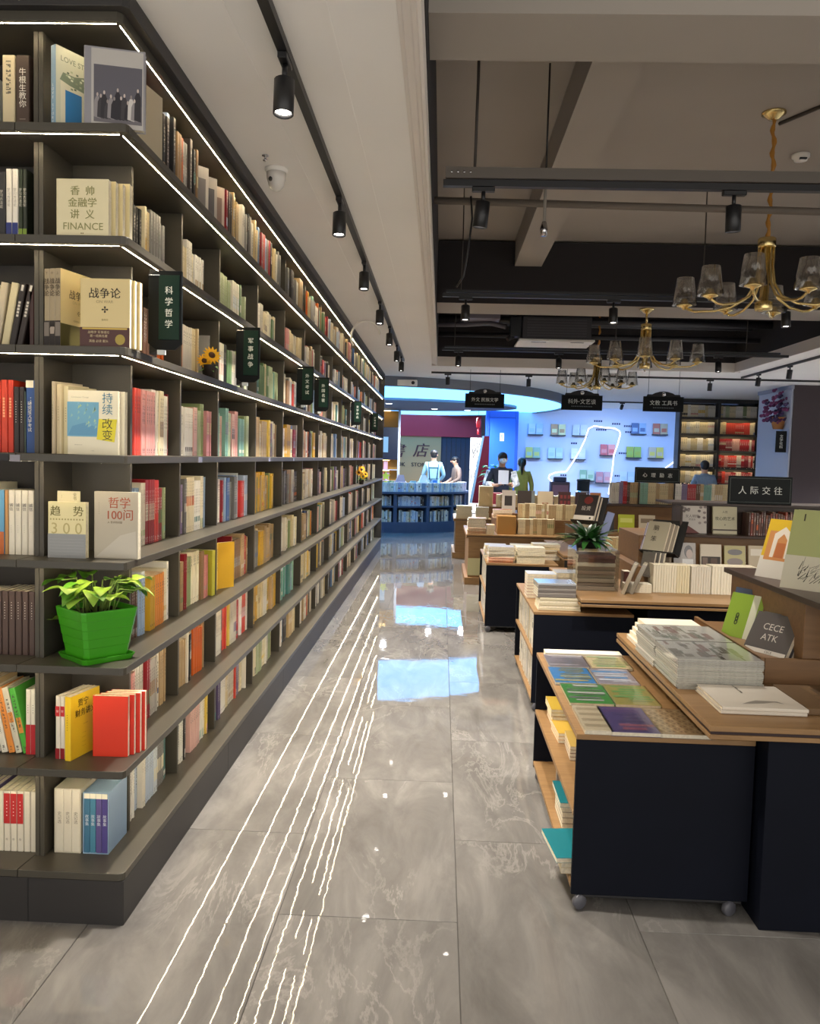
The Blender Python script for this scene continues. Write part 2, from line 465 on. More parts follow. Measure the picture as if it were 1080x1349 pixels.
# cornice with recessed soffit
co = MB(); co.prism([(XL, YE), (XF-.018, YE), (XF, YE+.018), (XF, YFAR), (XB-.02, YFAR), (XB-.02, YB), (XL, YB)], 'z', TOP+.03, CZ-.001)
bpart('cornice', co, SHELFD, .002)
co = MB(); co.prism([(XL, YE+.03), (XF-.045, YE+.03), (XF-.03, YE+.045), (XF-.03, YFAR), (XB-.02, YFAR), (XB-.02, YB), (XL, YB)], 'z', TOP, TOP+.0295)
bpart('soffit', co, SHELF, .001)
# led strips under each board, in segments
for i in range(8):
    zb = (ZS[i+1]-BT if i < 7 else TOP)
    off = .026 if i < 7 else .045
    y = YE+off
    bpart('led_strip', MB().box(XL, XF-off-.008, YE+off, YE+off+.0022, zb-.0004, zb+.003), LED)
    y0 = YE+off+.012
    while y0 < YFAR-.1:
        y1 = min(y0+1.38, YFAR-.05)
        bpart('led_strip', MB().box(XF-off-.0022, XF-off, y0, y1, zb-.0004, zb+.003), LED)
        y0 = y1+.02
# small shelf-edge label holders
HOLD = mat('label_holder', '#8a8790', .25)
for (x, y, z) in ((-1.372, YE-.003, ZS[4]-.014), (-1.335, YE-.003, ZS[4]-.016)):
    bpart('label_holder', MB().box(x-.016, x+.016, y, y+.0028, z-.011, z+.010), HOLD if x > -1.36 else BLACK)
for yy in (3.35, 4.72, 5.5, 6.9, 8.3):
    bpart('label_holder', MB().box(XF, XF+.003, yy, yy+.05, ZS[4]-.024, ZS[4]-.002), HOLD)

# ================================================================== BOOK BUILDING
def cover_geo(w_, h, d, hard=False):
    t = .0022 if hard else .0009
    c = min(.0025, w_*.22)
    a = w_/2
    P = [(-a+c, 0), (a-c, 0), (a, c), (a, d), (a-t, d), (a-t, t+c), (-a+t, t+c), (-a+t, d), (-a, d), (-a, c)]
    n = len(P)
    v = [(x, y, 0) for x, y in P]+[(x, y, h) for x, y in P]
    f = [(i, (i+1) % n, n+(i+1) % n, n+i) for i in range(n)]+[tuple(reversed(range(n))), tuple(range(n, 2*n))]
    i_ = .003 if hard else .0006
    pv = [(-a+t, t+c, i_), (a-t, t+c, i_), (a-t, d-i_*1.5, i_), (-a+t, d-i_*1.5, i_), (-a+t, t+c, h-i_), (a-t, t+c, h-i_), (a-t, d-i_*1.5, h-i_), (-a+t, d-i_*1.5, h-i_)]
    pf = [(0,3,2,1),(4,5,6,7),(0,1,5,4),(1,2,6,5),(2,3,7,6),(3,0,4,7)]
    return v, f, pv, pf

class Mass:
    def __init__(s): s.v=[]; s.f=[]; s.m=[]; s.uvf=[]; s.col=[]; s.acc=[]
    def add(s, M, w_, h, d, col, acc, rnd, hard=False):
        v, f, pv, pf = cover_geo(w_, h, d, hard)
        b = len(s.v)
        s.v += [tuple(M @ Vector(q)) for q in v+pv]
        s.uvf.append(len(s.f))
        s.f += [tuple(b+i for i in q) for q in f]+[tuple(b+len(v)+i for i in q) for q in pf]
        s.m += [0]*len(f)+[1]*len(pf)
        n = len(v)+len(pv)
        s.col += [(*col, rnd)]*n; s.acc += [(*acc, 1)]*n
    def mesh(s, name):
        me = bpy.data.meshes.new(name); me.from_pydata(s.v, [], s.f)
        me.materials.append(BOOKM); me.materials.append(PAGEM)
        me.polygons.foreach_set('material_index', s.m)
        for nm, arr in (('col', s.col), ('acc', s.acc)):
            a = me.attributes.new(nm, 'FLOAT_COLOR', 'POINT')
            a.data.foreach_set('color', [x for q in arr for x in q])
        uv = me.uv_layers.new(name='spine')
        buf = [5.0]*(2*len(me.loops))
        for fi in s.uvf:
            ls = me.polygons[fi].loop_start
            for k, q in enumerate(((0, 0), (1, 0), (1, 1), (0, 1))):
                buf[2*(ls+k)] = q[0]; buf[2*(ls+k)+1] = q[1]
        uv.data.foreach_set('uv', buf)
        me.update(); return me
    def build(s, name, label, cat, parent=None):
        o = bpy.data.objects.new(name, s.mesh(name)); COL.objects.link(o)
        if parent: o.parent = parent
        o['kind'] = 'stuff'
        if label: o['label'] = label
        if cat: o['category'] = cat
        return o

def book(label, loc, rot, w_, h, d, col, acc=None, rnd=0.0, hard=False, group=None, cat='book', name='book', plain=True, pages=True, pagem=None):
    """Origin: bottom centre of the spine; spine looks to -y, front cover to +x."""
    if isinstance(col, str): col = hexc(col)
    if isinstance(acc, str): acc = hexc(acc)
    if not isinstance(rot, (tuple, list)): rot = (0, 0, rot)
    v, f, pv, pf = cover_geo(w_, h, d, hard)
    me = bpy.data.meshes.new(name); me.from_pydata(v, [], f); me.materials.append(BOOKM)
    for nm, c in (('col', (*col, rnd)), ('acc', (*(acc or col), 1))):
        a = me.attributes.new(nm, 'FLOAT_COLOR', 'POINT'); a.data.foreach_set('color', list(c)*len(v))
    uv = me.uv_layers.new(name='spine'); buf = [5.0]*(2*len(me.loops))
    if not plain:
        ls = me.polygons[0].loop_start
        for k, q in enumerate(((0, 0), (1, 0), (1, 1), (0, 1))):
            buf[2*(ls+k)] = q[0]; buf[2*(ls+k)+1] = q[1]
    uv.data.foreach_set('uv', buf); me.update()
    o = bpy.data.objects.new(name, me); COL.objects.link(o); o.location = loc; o.rotation_euler = rot
    tag(o, label, cat, group)
    if pages:
        pm = bpy.data.meshes.new('page_block'); pm.from_pydata(pv, [], pf); pm.materials.append(pagem or PAGEM); pm.update()
        po = bpy.data.objects.new('page_block', pm); COL.objects.link(po); po.parent = o
    o['w_'] = w_; o['h_'] = h; o['d_'] = d
    return o

# flat print on a book: faces 'spine', 'front', 'back', 'any' give origin, u axis, v axis (local), in metres
def face_frame(o, face, lift=.0005):
    w_, h, d = o['w_'], o['h_'], o['d_']
    if face == 'spine': return Vector((-w_/2, -lift, 0)), Vector((1, 0, 0)), Vector((0, 0, 1)), w_, h
    if face == 'front': return Vector((w_/2+lift, 0, 0)), Vector((0, 1, 0)), Vector((0, 0, 1)), d, h
    if face == 'back': return Vector((-w_/2-lift, d, 0)), Vector((0, -1, 0)), Vector((0, 0, 1)), d, h
def patch(o, face, u0, u1, v0, v1, col, name='cover_print', lift=.0005, poly=None, rough=.4):
    O, U, V, du, dv = face_frame(o, face, lift)
    pts = poly or [(u0, v0), (u1, v0), (u1, v1), (u0, v1)]
    vv = [O+U*(a*du)+V*(b_*dv) for a, b_ in pts]
    m = col if not isinstance(col, str) else mat('print_'+col, col, rough)
    return MB().add(vv, [tuple(range(len(vv)))]).build(name, m, o)
_tc = {}
def text_geo(s):
    if s not in _tc:
        cu = bpy.data.curves.new('t', 'FONT'); cu.body = s; cu.align_x = 'CENTER'; cu.align_y = 'CENTER'; cu.resolution_u = 3
        ob = bpy.data.objects.new('t', cu); COL.objects.link(ob)
        me = bpy.data.meshes.new_from_object(ob.evaluated_get(bpy.context.evaluated_depsgraph_get()))
        vv = [tuple(q.co) for q in me.vertices]; ff = [tuple(p.vertices) for p in me.polygons]
        bpy.data.objects.remove(ob); bpy.data.curves.remove(cu); bpy.data.meshes.remove(me)
        if vv:
            xs = [q[0] for q in vv]; ys = [q[1] for q in vv]
            cx, cy = (min(xs)+max(xs))/2, (min(ys)+max(ys))/2
            vv = [(q[0]-cx, q[1]-cy) for q in vv]
            _tc[s] = (vv, ff, max(xs)-min(xs), max(ys)-min(ys))
        else: _tc[s] = ([], [], 1, 1)
    return _tc[s]
def text_on(parent, O, U, V, s, size, col, name='title', bold=0.0, slant=0.0, width=None, pitch=None):
    """centre O, glyph height about `size`; `|` stacks characters downwards"""
    m = col if not isinstance(col, str) else mat('print_'+col, col, .5)
    mb = MB(); lines = s.split('|'); pitch = pitch or size*1.18
    for i, ln in enumerate(lines):
        vv, ff, tw, th = text_geo(ln)
        if not vv: continue
        k = size/.85 if width is None else width/tw
        oy = ((len(lines)-1)/2-i)*pitch
        nrm = U.cross(V)
        for r_ in ([0] if not bold else [0, 1]):
            off = bold*size*r_
            mb.add([O+U*(a*k+off+slant*b_*k)+V*(b_*k+oy)+nrm*(.00005*r_) for a, b_ in vv], ff)
    if not mb.v: return None
    return mb.build(name, m, parent)
def text(o, face, u, v, s, size, col, lift=.0009, **kw):
    O, U, V, du, dv = face_frame(o, face, lift)
    return text_on(o, O+U*(u*du)+V*(v*dv), U, V, s, size, col, **kw)
# ================================================================== BOOKS ON THE LONG BOOKCASE
PAL = {
 'white': ['#e9e4d8', '#dfd8c8', '#d8d2c6', '#ece8df', '#cfc8b8'], 'cream': ['#e3d6b4', '#d9c99f', '#e8dec2', '#cdbd94'],
 'grey': ['#9c9a96', '#7f7d7a', '#b3afa8', '#686766'], 'black': ['#1d1b1c', '#2a2625', '#15161a', '#332b28'],
 'red': ['#b3202a', '#c8372f', '#8f1d28', '#d34a3c'], 'pink': ['#d79a94', '#c77f7c', '#dcb0a4', '#c4888a'],
 'yellow': ['#dcb43a', '#c99d22', '#e6c65a', '#d9a91e'], 'orange': ['#d9702a', '#e08c3c', '#c95f1f'],
 'green': ['#8a9a6a', '#a9b58c', '#5f7d54', '#b6c09a'], 'teal': ['#5f9a8c', '#8fb9a6', '#4a7f7a', '#7aa79a'],
 'blue': ['#3c5f9a', '#6f8fc0', '#2b4478', '#9fb6d6'], 'paleblue': ['#b9c6d6', '#a3b4cc', '#cfd6dc', '#8fa5bf'],
 'brown': ['#6b4a34', '#8a6a4a', '#54382a', '#a1805a'], 'purple': ['#6a5a86', '#8b7aa0', '#584a70'], 'tan': ['#b59a72', '#c4ab80', '#a58a62'],
}
MIXP = ['white']*6+['cream']*5+['grey']*2+['black']*2+['red', 'pink', 'yellow', 'orange', 'green', 'teal', 'blue', 'paleblue', 'paleblue', 'brown', 'purple', 'tan', 'tan']
# (row, bay) -> sequence of kinds following the photograph; bay 0 starts behind the corner
SEQ = {
 (0,0): ['paleblue','white','paleblue','white','paleblue','paleblue','grey','teal'], (0,1): ['grey','white','black','grey','pink','white','cream','yellow'],
 (0,2): ['grey','purple','white','white','cream','white','red'], (0,3): ['white','grey','white','cream','green'],
 (1,0): ['pink','white','red','grey','white','tan','red','grey'], (1,1): ['red','white','tan','white','red','black','tan','orange'],
 (1,2): ['white','red','white','grey','red','red','white','yellow'], (1,3): ['yellow','yellow','tan','yellow','white','cream'], (1,4): ['teal','paleblue','white'],
 (2,0): ['white','brown','blue','paleblue','yellow','orange','cream','white'], (2,1): ['grey','tan','red','green','cream','brown','pink','tan'],
 (2,2): ['red','yellow','yellow','yellow','red','red','brown','tan'], (2,3): ['tan','grey','cream','yellow','tan','tan'],
 (3,0): ['white','paleblue','white','red','red','red','green','grey'], (3,1): ['tan','purple','grey','cream','white','cream','paleblue'],
 (3,2): ['purple','white','red','red','paleblue','blue','grey'], (3,3): ['yellow','green','yellow','tan','yellow'], (3,4): ['black','brown','grey'],
 (4,0): ['red','pink','red','pink','white','white','cream','white'], (4,1): ['pink','white','white','pink','brown','green','green'],
 (4,2): ['green','teal','teal','pink','teal','green'], (4,3): ['white','cream','tan','cream','tan','yellow','purple'],
 (5,0): ['white','grey','brown','black','orange','orange','tan','grey'], (5,1): ['tan','cream','orange','white','cream','tan','grey','grey'], (5,2): ['grey','white','black','green','grey'], (5,3): ['green','teal','green','green','cream'],
 (6,0): ['white','pink','black','cream','tan','grey','grey','orange'], (6,1): ['white','cream','white','cream','white'], (6,2): ['green','green','green','white','green'], (6,3): ['green','green','cream','white'],
 (7,0): ['blue','red','red','black','black','blue','black','black','brown','orange','grey','black'], (7,1): ['grey','black','brown','grey','grey','white','tan'], (7,2): ['orange','cream','yellow','tan','grey','teal','grey','white'],
}
ORD = ['', 'first','second','third','fourth','fifth','sixth','seventh','eighth','ninth','tenth','eleventh','twelfth','thirteenth','fourteenth','fifteenth','sixteenth','seventeenth','eighteenth','nineteenth','twentieth'] + \
      ['twenty-'+a for a in ('first','second','third','fourth','fifth','sixth','seventh','eighth','ninth')]+['thirtieth']+['thirty-'+a for a in ('first','second','third','fourth','fifth','sixth','seventh','eighth','ninth')]+['fortieth']
ROWN = ['bottom shelf', 'second shelf up', 'third shelf up', 'fourth shelf up', 'fifth shelf up', 'sixth shelf up', 'seventh shelf up', 'top shelf']
CN = {'paleblue': 'pale blue', 'white': 'off-white', 'tan': 'tan', 'grey': 'grey'}

def run_books(seq, length, r_, hmin=.2, hmax=.25, thick=(.012, .03), runmax=6):
    """list of (offset, w, h, d, kind, col, acc, rnd) filling length along a shelf"""
    out = []; x = 0.0; i = 0
    while x < length:
        kind = seq[i % len(seq)] if seq else r_.choice(MIXP)
        i += 1
        n = r_.choice([1, 2, 2, 3, 3, 4, 5, runmax]) if runmax > 2 else r_.choice([1, 1, 1, 2])
        w_ = r_.uniform(*thick); h = r_.uniform(hmin, hmax); d = r_.uniform(.14, .165)
        col = hexc(r_.choice(PAL[kind])); acc = hexc(r_.choice(PAL[r_.choice(MIXP)])); rnd = r_.random()
        hj = r_.uniform(-.012, .012)
        for k in range(n):
            if x+w_ > length: return out
            out.append((x+w_/2, w_-.0006, h, d, kind, col, acc, rnd, hj))
            x += w_+r_.uniform(.0002, .0012)
        if seq and i >= len(seq) and r_.random() < .4: seq = seq[::-1]
    return out

shelf_mass = Mass()
total_ind = 0
HALF_PI = math.pi/2
for row in range(8):
    edges = list(DIV)+[YFAR]
    if row == 7: edges = [3.03]+[d for d in DIV if d > 5.2]+[YFAR]
    cnt = 0
    for bay in range(len(edges)-1):
        r_ = random.Random(1000+row*50+bay)
        y0, y1 = edges[bay]+.022, edges[bay+1]-.004
        if row == 7 and bay == 0:
            seq = SEQ[(7, 0)]+SEQ[(7, 1)]+SEQ[(7, 2)]
        else:
            seq = SEQ.get((row, bay), None)
        fill = r_.uniform(.80, .97)
        if row in (4, 6): fill = r_.uniform(.86, .98)
        if row == 6 and bay in (0, 1, 2, 3): fill = r_.uniform(.68, .8)
        lg = (y1-y0)*fill
        hmx = .285 if row == 7 else .245
        if row == 4 and bay == 0: hmin = .235
        else: hmin = .2 if row < 7 else (.25 if bay == 0 else .225)
        bl = run_books(seq, lg, r_, hmin, max(hmx, hmin+.02), ((.020, .036) if row == 7 and bay == 0 else (.011, .026)) if row else (.012, .024), 2 if row == 7 and bay == 0 else 6)
        if row == 2 and bay == 2: bl = [b for b in bl if not (.12 < b[0] < .42)]
        if row == 5 and bay == 1: bl = [b for b in bl if b[0] < .34 or b[0] > .5]
        if row == 5 and bay == 0: bl = [b for b in bl if b[0] > .13]
        if row == 7 and bay == 0: bl = [b for b in bl if b[0] < .50 or b[0] > .98]
        xs = -1.112 if row < 7 else -1.065
        for b_i, (ox, w_, h, d, kind, col, acc, rnd, hj) in enumerate(bl):
            cnt += 1
            lean = 0
            last = b_i >= len(bl)-1-r_.choice([0, 0, 1]) and fill < .93 and b_i > 2
            dx = hj+r_.uniform(-.002, .002)
            px, py, pz = xs+dx, y0+ox, ZS[row]+.0004
            if last and b_i == len(bl)-1:
                lean = -math.asin(min(.3, (w_+.03)/h*1.0))*.5
                py = y0+ox+abs(math.sin(lean))*h*.5+.004+w_*.1
            Mx = Matrix.Translation((px, py, pz)) @ Matrix.Rotation(HALF_PI, 4, 'Z')
            if (bay == 0 and row < 7) or (row == 7 and bay == 0 and cnt <= 26):
                if cnt <= 14:
                    size = 'slim' if w_ < .016 else ('thick' if w_ > .0225 else 'upright')
                    lab = f"{size} {CN.get(kind, kind)} book, {ORD[cnt]} from the corner on the {ROWN[row]}, aisle side"
                    book(lab, (px, py, pz), HALF_PI, w_, h, d, col, acc, rnd, group='books in the corner bays of the long bookcase', plain=False, hard=(row == 7))
                    total_ind += 1
                    continue
            if lean:
                Mx = Mx @ Matrix.Rotation(lean*0.0, 4, 'Y')
            shelf_mass.add(Mx, w_, h, d, col, acc, rnd, hard=(row == 7))
# left end bays beyond the frame edge
for row in range(8):
    r_ = random.Random(77+row)
    for ox, w_, h, d, kind, col, acc, rnd, hj in run_books(None, .34, r_):
        shelf_mass.add(Matrix.Translation((-1.475-ox, 2.69, ZS[row]+.0004)), w_, h, d, col, acc, rnd)
shelf_mass.build('packed_books', 'countless book spines packed along the receding bays of the long bookcase', 'books')
print('individual shelf books', total_ind)

# ---------------------------------------------------------------- hand-placed books of the corner
GC = 'books standing in the corner cells of the long bookcase'
LB = 1.027
def face_out(label, cx, y, z, w_, h, d, col, ang=0.0, lean=0.0, **kw):
    """front cover looks to -Y (turned by ang about z); cx = middle of the cover, y = plane of the front cover"""
    # local +x -> -Y : rotate -90 deg. spine then lies at the left.
    rz = -HALF_PI+ang
    Mr = Matrix.Rotation(rz, 4, 'Z') @ Matrix.Rotation(lean, 4, 'Y')
    p = Vector((cx, y, z))-(Mr.to_3x3() @ Vector((w_/2, d/2, 0)))
    e = Mr.to_euler('XYZ')
    return book(label, p, tuple(e), w_, h, d, col, **kw)
G0 = .0005
# row 7 (top shelf)
z = ZS[7]+G0
b = book('cream hardback with faint grey spine print, top shelf, left of the post', ((-1.378)*LB, 2.69, z), 0, .040, .252, .17, '#cdbf9d', plain=False, rnd=.37, acc='#cdbf9d', hard=True)
b = book('brown hardback with white vertical title, top shelf, beside the post', ((-1.333)*LB, 2.69, z), 0, .044, .252, .17, '#4a3b33', hard=True)
text(b, 'spine', .5, .60, '牛|根|生|教|你', .021, '#e8e2d4'); text(b, 'spine', .5, .17, '一|词', .018, '#9a8f80')
b = book('pale love story novel with a painted blue door on its cover', (-1.236, 2.618, z), R(-30), .026, .25, .165, '#7fa3bd')
patch(b, 'front', 0, 1, 0, 1, '#cfd0b8'); patch(b, 'front', .1, .62, .0, .60, '#e2ddc4', lift=.0007); patch(b, 'front', .2, .56, .0, .50, '#2f7ab4', lift=.0009)
patch(b, 'front', .1, 1, .56, .74, '#7c8a72', lift=.0011, poly=[(.08,.60),(.3,.57),(.62,.55),(.7,.36),(.9,.3),(1,.45),(1,.72),(.7,.76),(.4,.70),(.15,.70)])
for k in range(26):
    q = random.Random(k); uu = q.uniform(.12, .95); vv = q.uniform(.5, .74)
    patch(b, 'front', uu, uu+.05, vv, vv+.022, q.choice(['#5f6f58', '#aab594', '#d8dcc4', '#8d9a7c']), lift=.0013)
text(b, 'front', .5, .865, 'LOVE STORY', .018, '#6f7c66', width=.13); text(b, 'spine', .5, .30, 'L|O|V|E| |S|T|O|R|Y', .0105, '#e9eef0')
b = face_out('grey photo book showing a seated group of people, tilted on the top shelf', -1.040, 2.612, z, .030, .238, .180, '#8f8d92', R(14), hard=True)
patch(b, 'front', .12, .97, .0, .98, '#b7b3ae'); patch(b, 'front', .16, .95, .06, .78, '#5b5962', lift=.0007); patch(b, 'front', .16, .95, .06, .30, '#6b676c', lift=.0008)
for k in range(13):
    q = random.Random(40+k); uu = .22+.055*k; hh = q.uniform(.34, .52)
    c_ = q.choice(['#2a282e', '#3a373c', '#c9c4c0', '#24222a', '#8d888a'])
    patch(b, 'front', 0, 0, 0, 0, c_, lift=.0009+.00003*k, poly=[(uu-.06, .12), (uu+.055, .10), (uu+.05, hh-.10), (uu+.02, hh-.045), (uu-.02, hh-.045), (uu-.05, hh-.10)])
    patch(b, 'front', 0, 0, 0, 0, q.choice(['#b5a8a2', '#8d8482', '#c9bcb4']), lift=.0013, poly=[(uu+.017*math.cos(t*.785), hh-.022+.026*math.sin(t*.785)) for t in range(8)])
b = book('large cream album with a yellow emblem, turned cover out on the top shelf', (-1.065, 2.80, z), R(-10), .03, .245, .19, '#b9ac92', hard=True)
patch(b, 'front', .05, .32, .04, .22, '#d9b431', poly=[(.05,.05),(.28,.03),(.33,.14),(.2,.24),(.06,.2)])
# row 6
z = ZS[6]+G0
x = -1.415
for k, (w_, h, c_, a_, t_) in enumerate([(.026, .225, '#2a2a2e', None, 'black spine'), (.019, .235, '#e2ddd2', '#29357a', 'white spine with a blue foot'), (.019, .235, '#e0dbd0', '#29357a', 'white spine with a blue foot'), (.013, .235, '#26301f', '#7f9a35', 'dark spine with a lime band'), (.013, .235, '#2e342a', '#7f9a35', 'dark spine with a lime band')]):
    b = book(f'{t_}, {ORD[k+1]} of five left of the post, seventh shelf', ((x+w_/2)*LB, 2.69, z), 0, w_-.0008, h, .15, c_)
    if a_: patch(b, 'spine', 0, 1, 0 if 'blue' in t_ else .08, .28 if 'blue' in t_ else .2, a_, name='spine_print')
    text(b, 'spine', .5, .62, '学|习|方|法|论', .010, '#8a867c' if 'white' in t_ else '#cfcabd'); x += w_+.001
for k in range(4):
    b = face_out(['foremost cream finance lecture book facing out, seventh shelf up', 'second cream finance book right behind the foremost one', 'third cream finance book in the stack facing out', 'hindmost cream finance book, taller at the back of the stack'][k], -1.136+.012*k, 2.600+.027*k, z, .024, .178+(.012 if k == 3 else .002*k), .165, '#dccb98' if k else '#e2d6ae')
    if k == 0:
        for ln, vv in (('香  帅', .80), ('金融学', .60), ('讲  义', .40)): text(b, 'front', .5, vv, ln, .026, '#8d8a55', bold=.03)
        text(b, 'front', .52, .19, 'FINANCE', .019, '#8d8a55', width=.125); text(b, 'front', .5, .07, '■ ■', .004, '#7a6a3a')
# row 5
z = ZS[5]+G0
for k, (x, c_, tl) in enumerate([(-1.425, '#b9ad95', 9), (-1.395, '#c9bf9a', 10), (-1.372, '#241c1a', 11), (-1.348, '#2a201d', 12)]):
    b = book(f'{["pale tan", "cream", "black", "dark brown"][k]} book leaning right, left of the post, sixth shelf up', ((x)*LB, 2.69, z+.003), (0, R(tl), 0), .02 if k > 1 else .024, .212, .15, c_)
    if k > 1: text(b, 'spine', .5, .6, '■|■|■|■|■', .009, '#cfc8bb'); patch(b, 'spine', .3, .7, .88, .97, '#d8d2c4', name='spine_print')
b = book('deep maroon book standing against the post, sixth shelf up', ((-1.3065)*LB, 2.69, z), 0, .016, .2, .15, '#3a1d1a')
for k in range(3):
    b = book(f'{["leftmost", "middle", "rightmost"][k]} of three cream war volumes with a portrait across the spines', (-1.250+.0199*k, 2.603-.0050*k, z), R(-14), .020, .240, .155, '#a8987a')
    text(b, 'spine', .5, .76, '战|争|论', .016, '#3a2c20', bold=.04); text(b, 'spine', .5, .94, ['下','中','上'][k], .008, '#5a4a3a')
    patch(b, 'spine', 0, 1, .0, .33, '#2c2725', name='spine_print')
    pc = ['#8f8780', '#5c5048', '#b8aca0'][k]
    if k == 1:
        patch(b, 'spine', .05, .95, .14, .27, '#a89a8c', lift=.0007, poly=[(.15,.16),(.85,.16),(.95,.24),(.5,.29),(.08,.23)]); patch(b, 'spine', .1, .9, .25, .29, '#1c1714', lift=.0009)
    else: patch(b, 'spine', .05, .95, .13, .31, '#7d746b', lift=.0007)
    patch(b, 'spine', 0, 1, .02, .13, '#241f1f', lift=.0009)
    if k == 2:
        patch(b, 'front', 0, 1, 0, 1, '#d9c58d'); patch(b, 'front', 0, 1, 0, .30, '#57502a', lift=.0007)
        text(b, 'front', .55, .70, '战争论', .026, '#3f3018', bold=.03); text(b, 'front', .55, .60, 'ON WAR', .012, '#b7a878'); text(b, 'front', .55, .47, '✠', .02, '#3f3018')
        text(b, 'front', .5, .36, '克劳塞维茨', .006, '#7c6b42'); patch(b, 'front', .72, .9, .08, .22, '#b8a24a', lift=.0009, poly=[(.81+.09*math.cos(t*.52), .15+.075*math.sin(t*.52)) for t in range(12)])
for k in range(3):
    b = face_out(['foremost cream war book with a maroon band, facing out on the sixth shelf', 'second cream war book behind the foremost one', 'hindmost cream war book in the stack facing out'][k], -1.064+.008*k, 2.600+.022*k, z, .02, .212, .158, '#d9c48c' if k == 0 else '#c9b47e')
    patch(b, 'front', 0, 1, 0, .29, '#4a221c') if k == 0 else None
    patch(b, 'spine', 0, 1, 0, .28, '#3a1c18')
    if k == 0:
        text(b, 'front', .5, .79, '战争论', .029, '#2c2112', bold=.03); text(b, 'front', .5, .665, 'ON WAR', .011, '#a2916a'); text(b, 'front', .5, .55, '✢', .022, '#2c2112', bold=.04)
        text(b, 'front', .5, .40, '商务印', .006, '#8d7b50'); patch(b, 'front', .05, .95, .26, .285, '#c9a94c', lift=.0008)
        for vv, s_ in ((.22, '战略学 军事理论'), (.165, '第一经典名著'), (.09, '英雄 必读 案头')): text(b, 'front', .38, vv, s_, .008, '#c7b48a')
        patch(b, 'front', 0, 0, 0, 0, '#a8923a', lift=.0008, poly=[(.81+.1*math.cos(t*.4488), .115+.078*math.sin(t*.4488)) for t in range(14)])
# row 4
z = ZS[4]+G0
x = -1.43
for k, (w_, h, c_, n_) in enumerate([(.022, .234, '#c93a22', 'bright red'), (.021, .236, '#cf3f25', 'bright red'), (.0185, .236, '#c8371f', 'bright red'), (.017, .214, '#2a2322', 'black'), (.017, .214, '#2c2524', 'black'), (.0035, .2, '#5a6a60', 'thin grey-green'), (.033, .236, '#274a86', 'royal blue')]):
    b = book(f'{n_} book, {ORD[k+1]} of seven left of the post, fifth shelf up', ((x+w_/2)*LB, 2.69, z), 0, w_-.0008, h, .15, c_)
    if w_ > .01: text(b, 'spine', .5, .62, '|'.join(['■']*7 if k < 3 else ['▪']*9), .008 if k < 3 else .007, '#f0a77a' if k < 3 else '#e2ddd2')
    if k == 6: patch(b, 'spine', 0, .78, .90, 1, '#ece3cb', name='spine_print'); text(b, 'spine', .4, .5, '研|究|生|入|学|考|试', .012, '#e6e2d8')
    x += w_+.0008
for k, (x, y, w_, h, c_, n_) in enumerate([(-1.256, 2.655, .012, .232, '#b9ab90', 'slim white'), (-1.238, 2.657, .018, .224, '#cdbf9c', 'cream'), (-1.215, 2.66, .022, .218, '#d8cda6', 'pale cream')]):
    b = book(f'{n_} book beside the blue-covered book facing out, fifth shelf up', (x, y, z), R(-22), w_, h, .12, c_)
    text(b, 'spine', .5, .58, '▪|▪|▪|▪|▪|▪', .007, '#5a5044')
    if k == 2:
        patch(b, 'front', 0, 1, .62, 1, '#b3a988'); patch(b, 'front', .05, .95, .70, .96, '#8d7f66', lift=.0007, poly=[(.1,.74),(.5,.69),(.9,.78),(.95,.95),(.5,.9),(.15,.96)])
for k in range(2):
    b = face_out(['white book with a blue picture and yellow sticker, facing out on the fifth shelf', 'white book directly behind the blue-pictured one'][k], -1.122+.012*k, 2.648+.024*k, z, .022, .205, .166, '#e8e0c6')
    if k == 0:
        patch(b, 'front', .0, .62, .28, .82, '#6fa8c4'); patch(b, 'front', .02, .5, .3, .5, '#5f98bc', lift=.0007, poly=[(.02,.3),(.6,.3),(.6,.42),(.35,.5),(.1,.44)])
        q = random.Random(5)
        for t in range(22):
            uu, vv = q.uniform(.05, .55), q.uniform(.4, .78); patch(b, 'front', 0, 0, 0, 0, q.choice(['#8fbcb8', '#a9c9a0', '#7fb4cc']), lift=.0008, poly=[(uu, vv), (uu+.05, vv+.03), (uu+.02, vv+.06)])
        patch(b, 'front', 0, 0, 0, 0, '#e3d42b', lift=.0010, poly=[(.58,.24),(.93,.20),(.98,.56),(.62,.56)])
        text(b, 'front', .79, .80, '持|续', .031, '#3f7d96', lift=.0012); text(b, 'front', .79, .40, '改|变', .031, '#4a4420', lift=.0013)
        text(b, 'front', .25, .89, 'Continuous Change', .006, '#a9a186'); text(b, 'front', .22, .15, '▪▪▪▪▪▪▪▪▪▪', .004, '#8a826c'); text(b, 'front', .5, .06, '▪ ▪▪▪', .004, '#8a826c')
# row 3
z = ZS[3]+G0
x = -1.418
for k, (w_, c_, n_) in enumerate([(.02, '#5f9ac0', 'blue spine fading to orange'), (.012, '#b88a56', 'slim tan spine'), (.0205, '#dcd6c6', 'white spine'), (.0205, '#dcd6c6', 'white spine'), (.0205, '#d8d2c2', 'white spine'), (.0205, '#dad3c3', 'white spine')]):
    b = book(f'{n_}, {ORD[k+1]} of six books left of the post, fourth shelf up', ((x+w_/2)*LB, 2.69, z), 0, w_-.0008, .213, .15, c_)
    if k == 0: patch(b, 'spine', 0, 1, 0, .35, '#b8622c', name='spine_print')
    if k > 1: text(b, 'spine', .5, .74, '诚|信', .011, '#3a352f'); text(b, 'spine', .5, .4, '▪|▪|▪|▪', .006, '#b3ac9c')
    x += w_+.0008
b = face_out('cream trend book with a grey lower half, facing out, fourth shelf up', -1.205, 2.645, z, .022, .182, .125, '#ddd3a2')
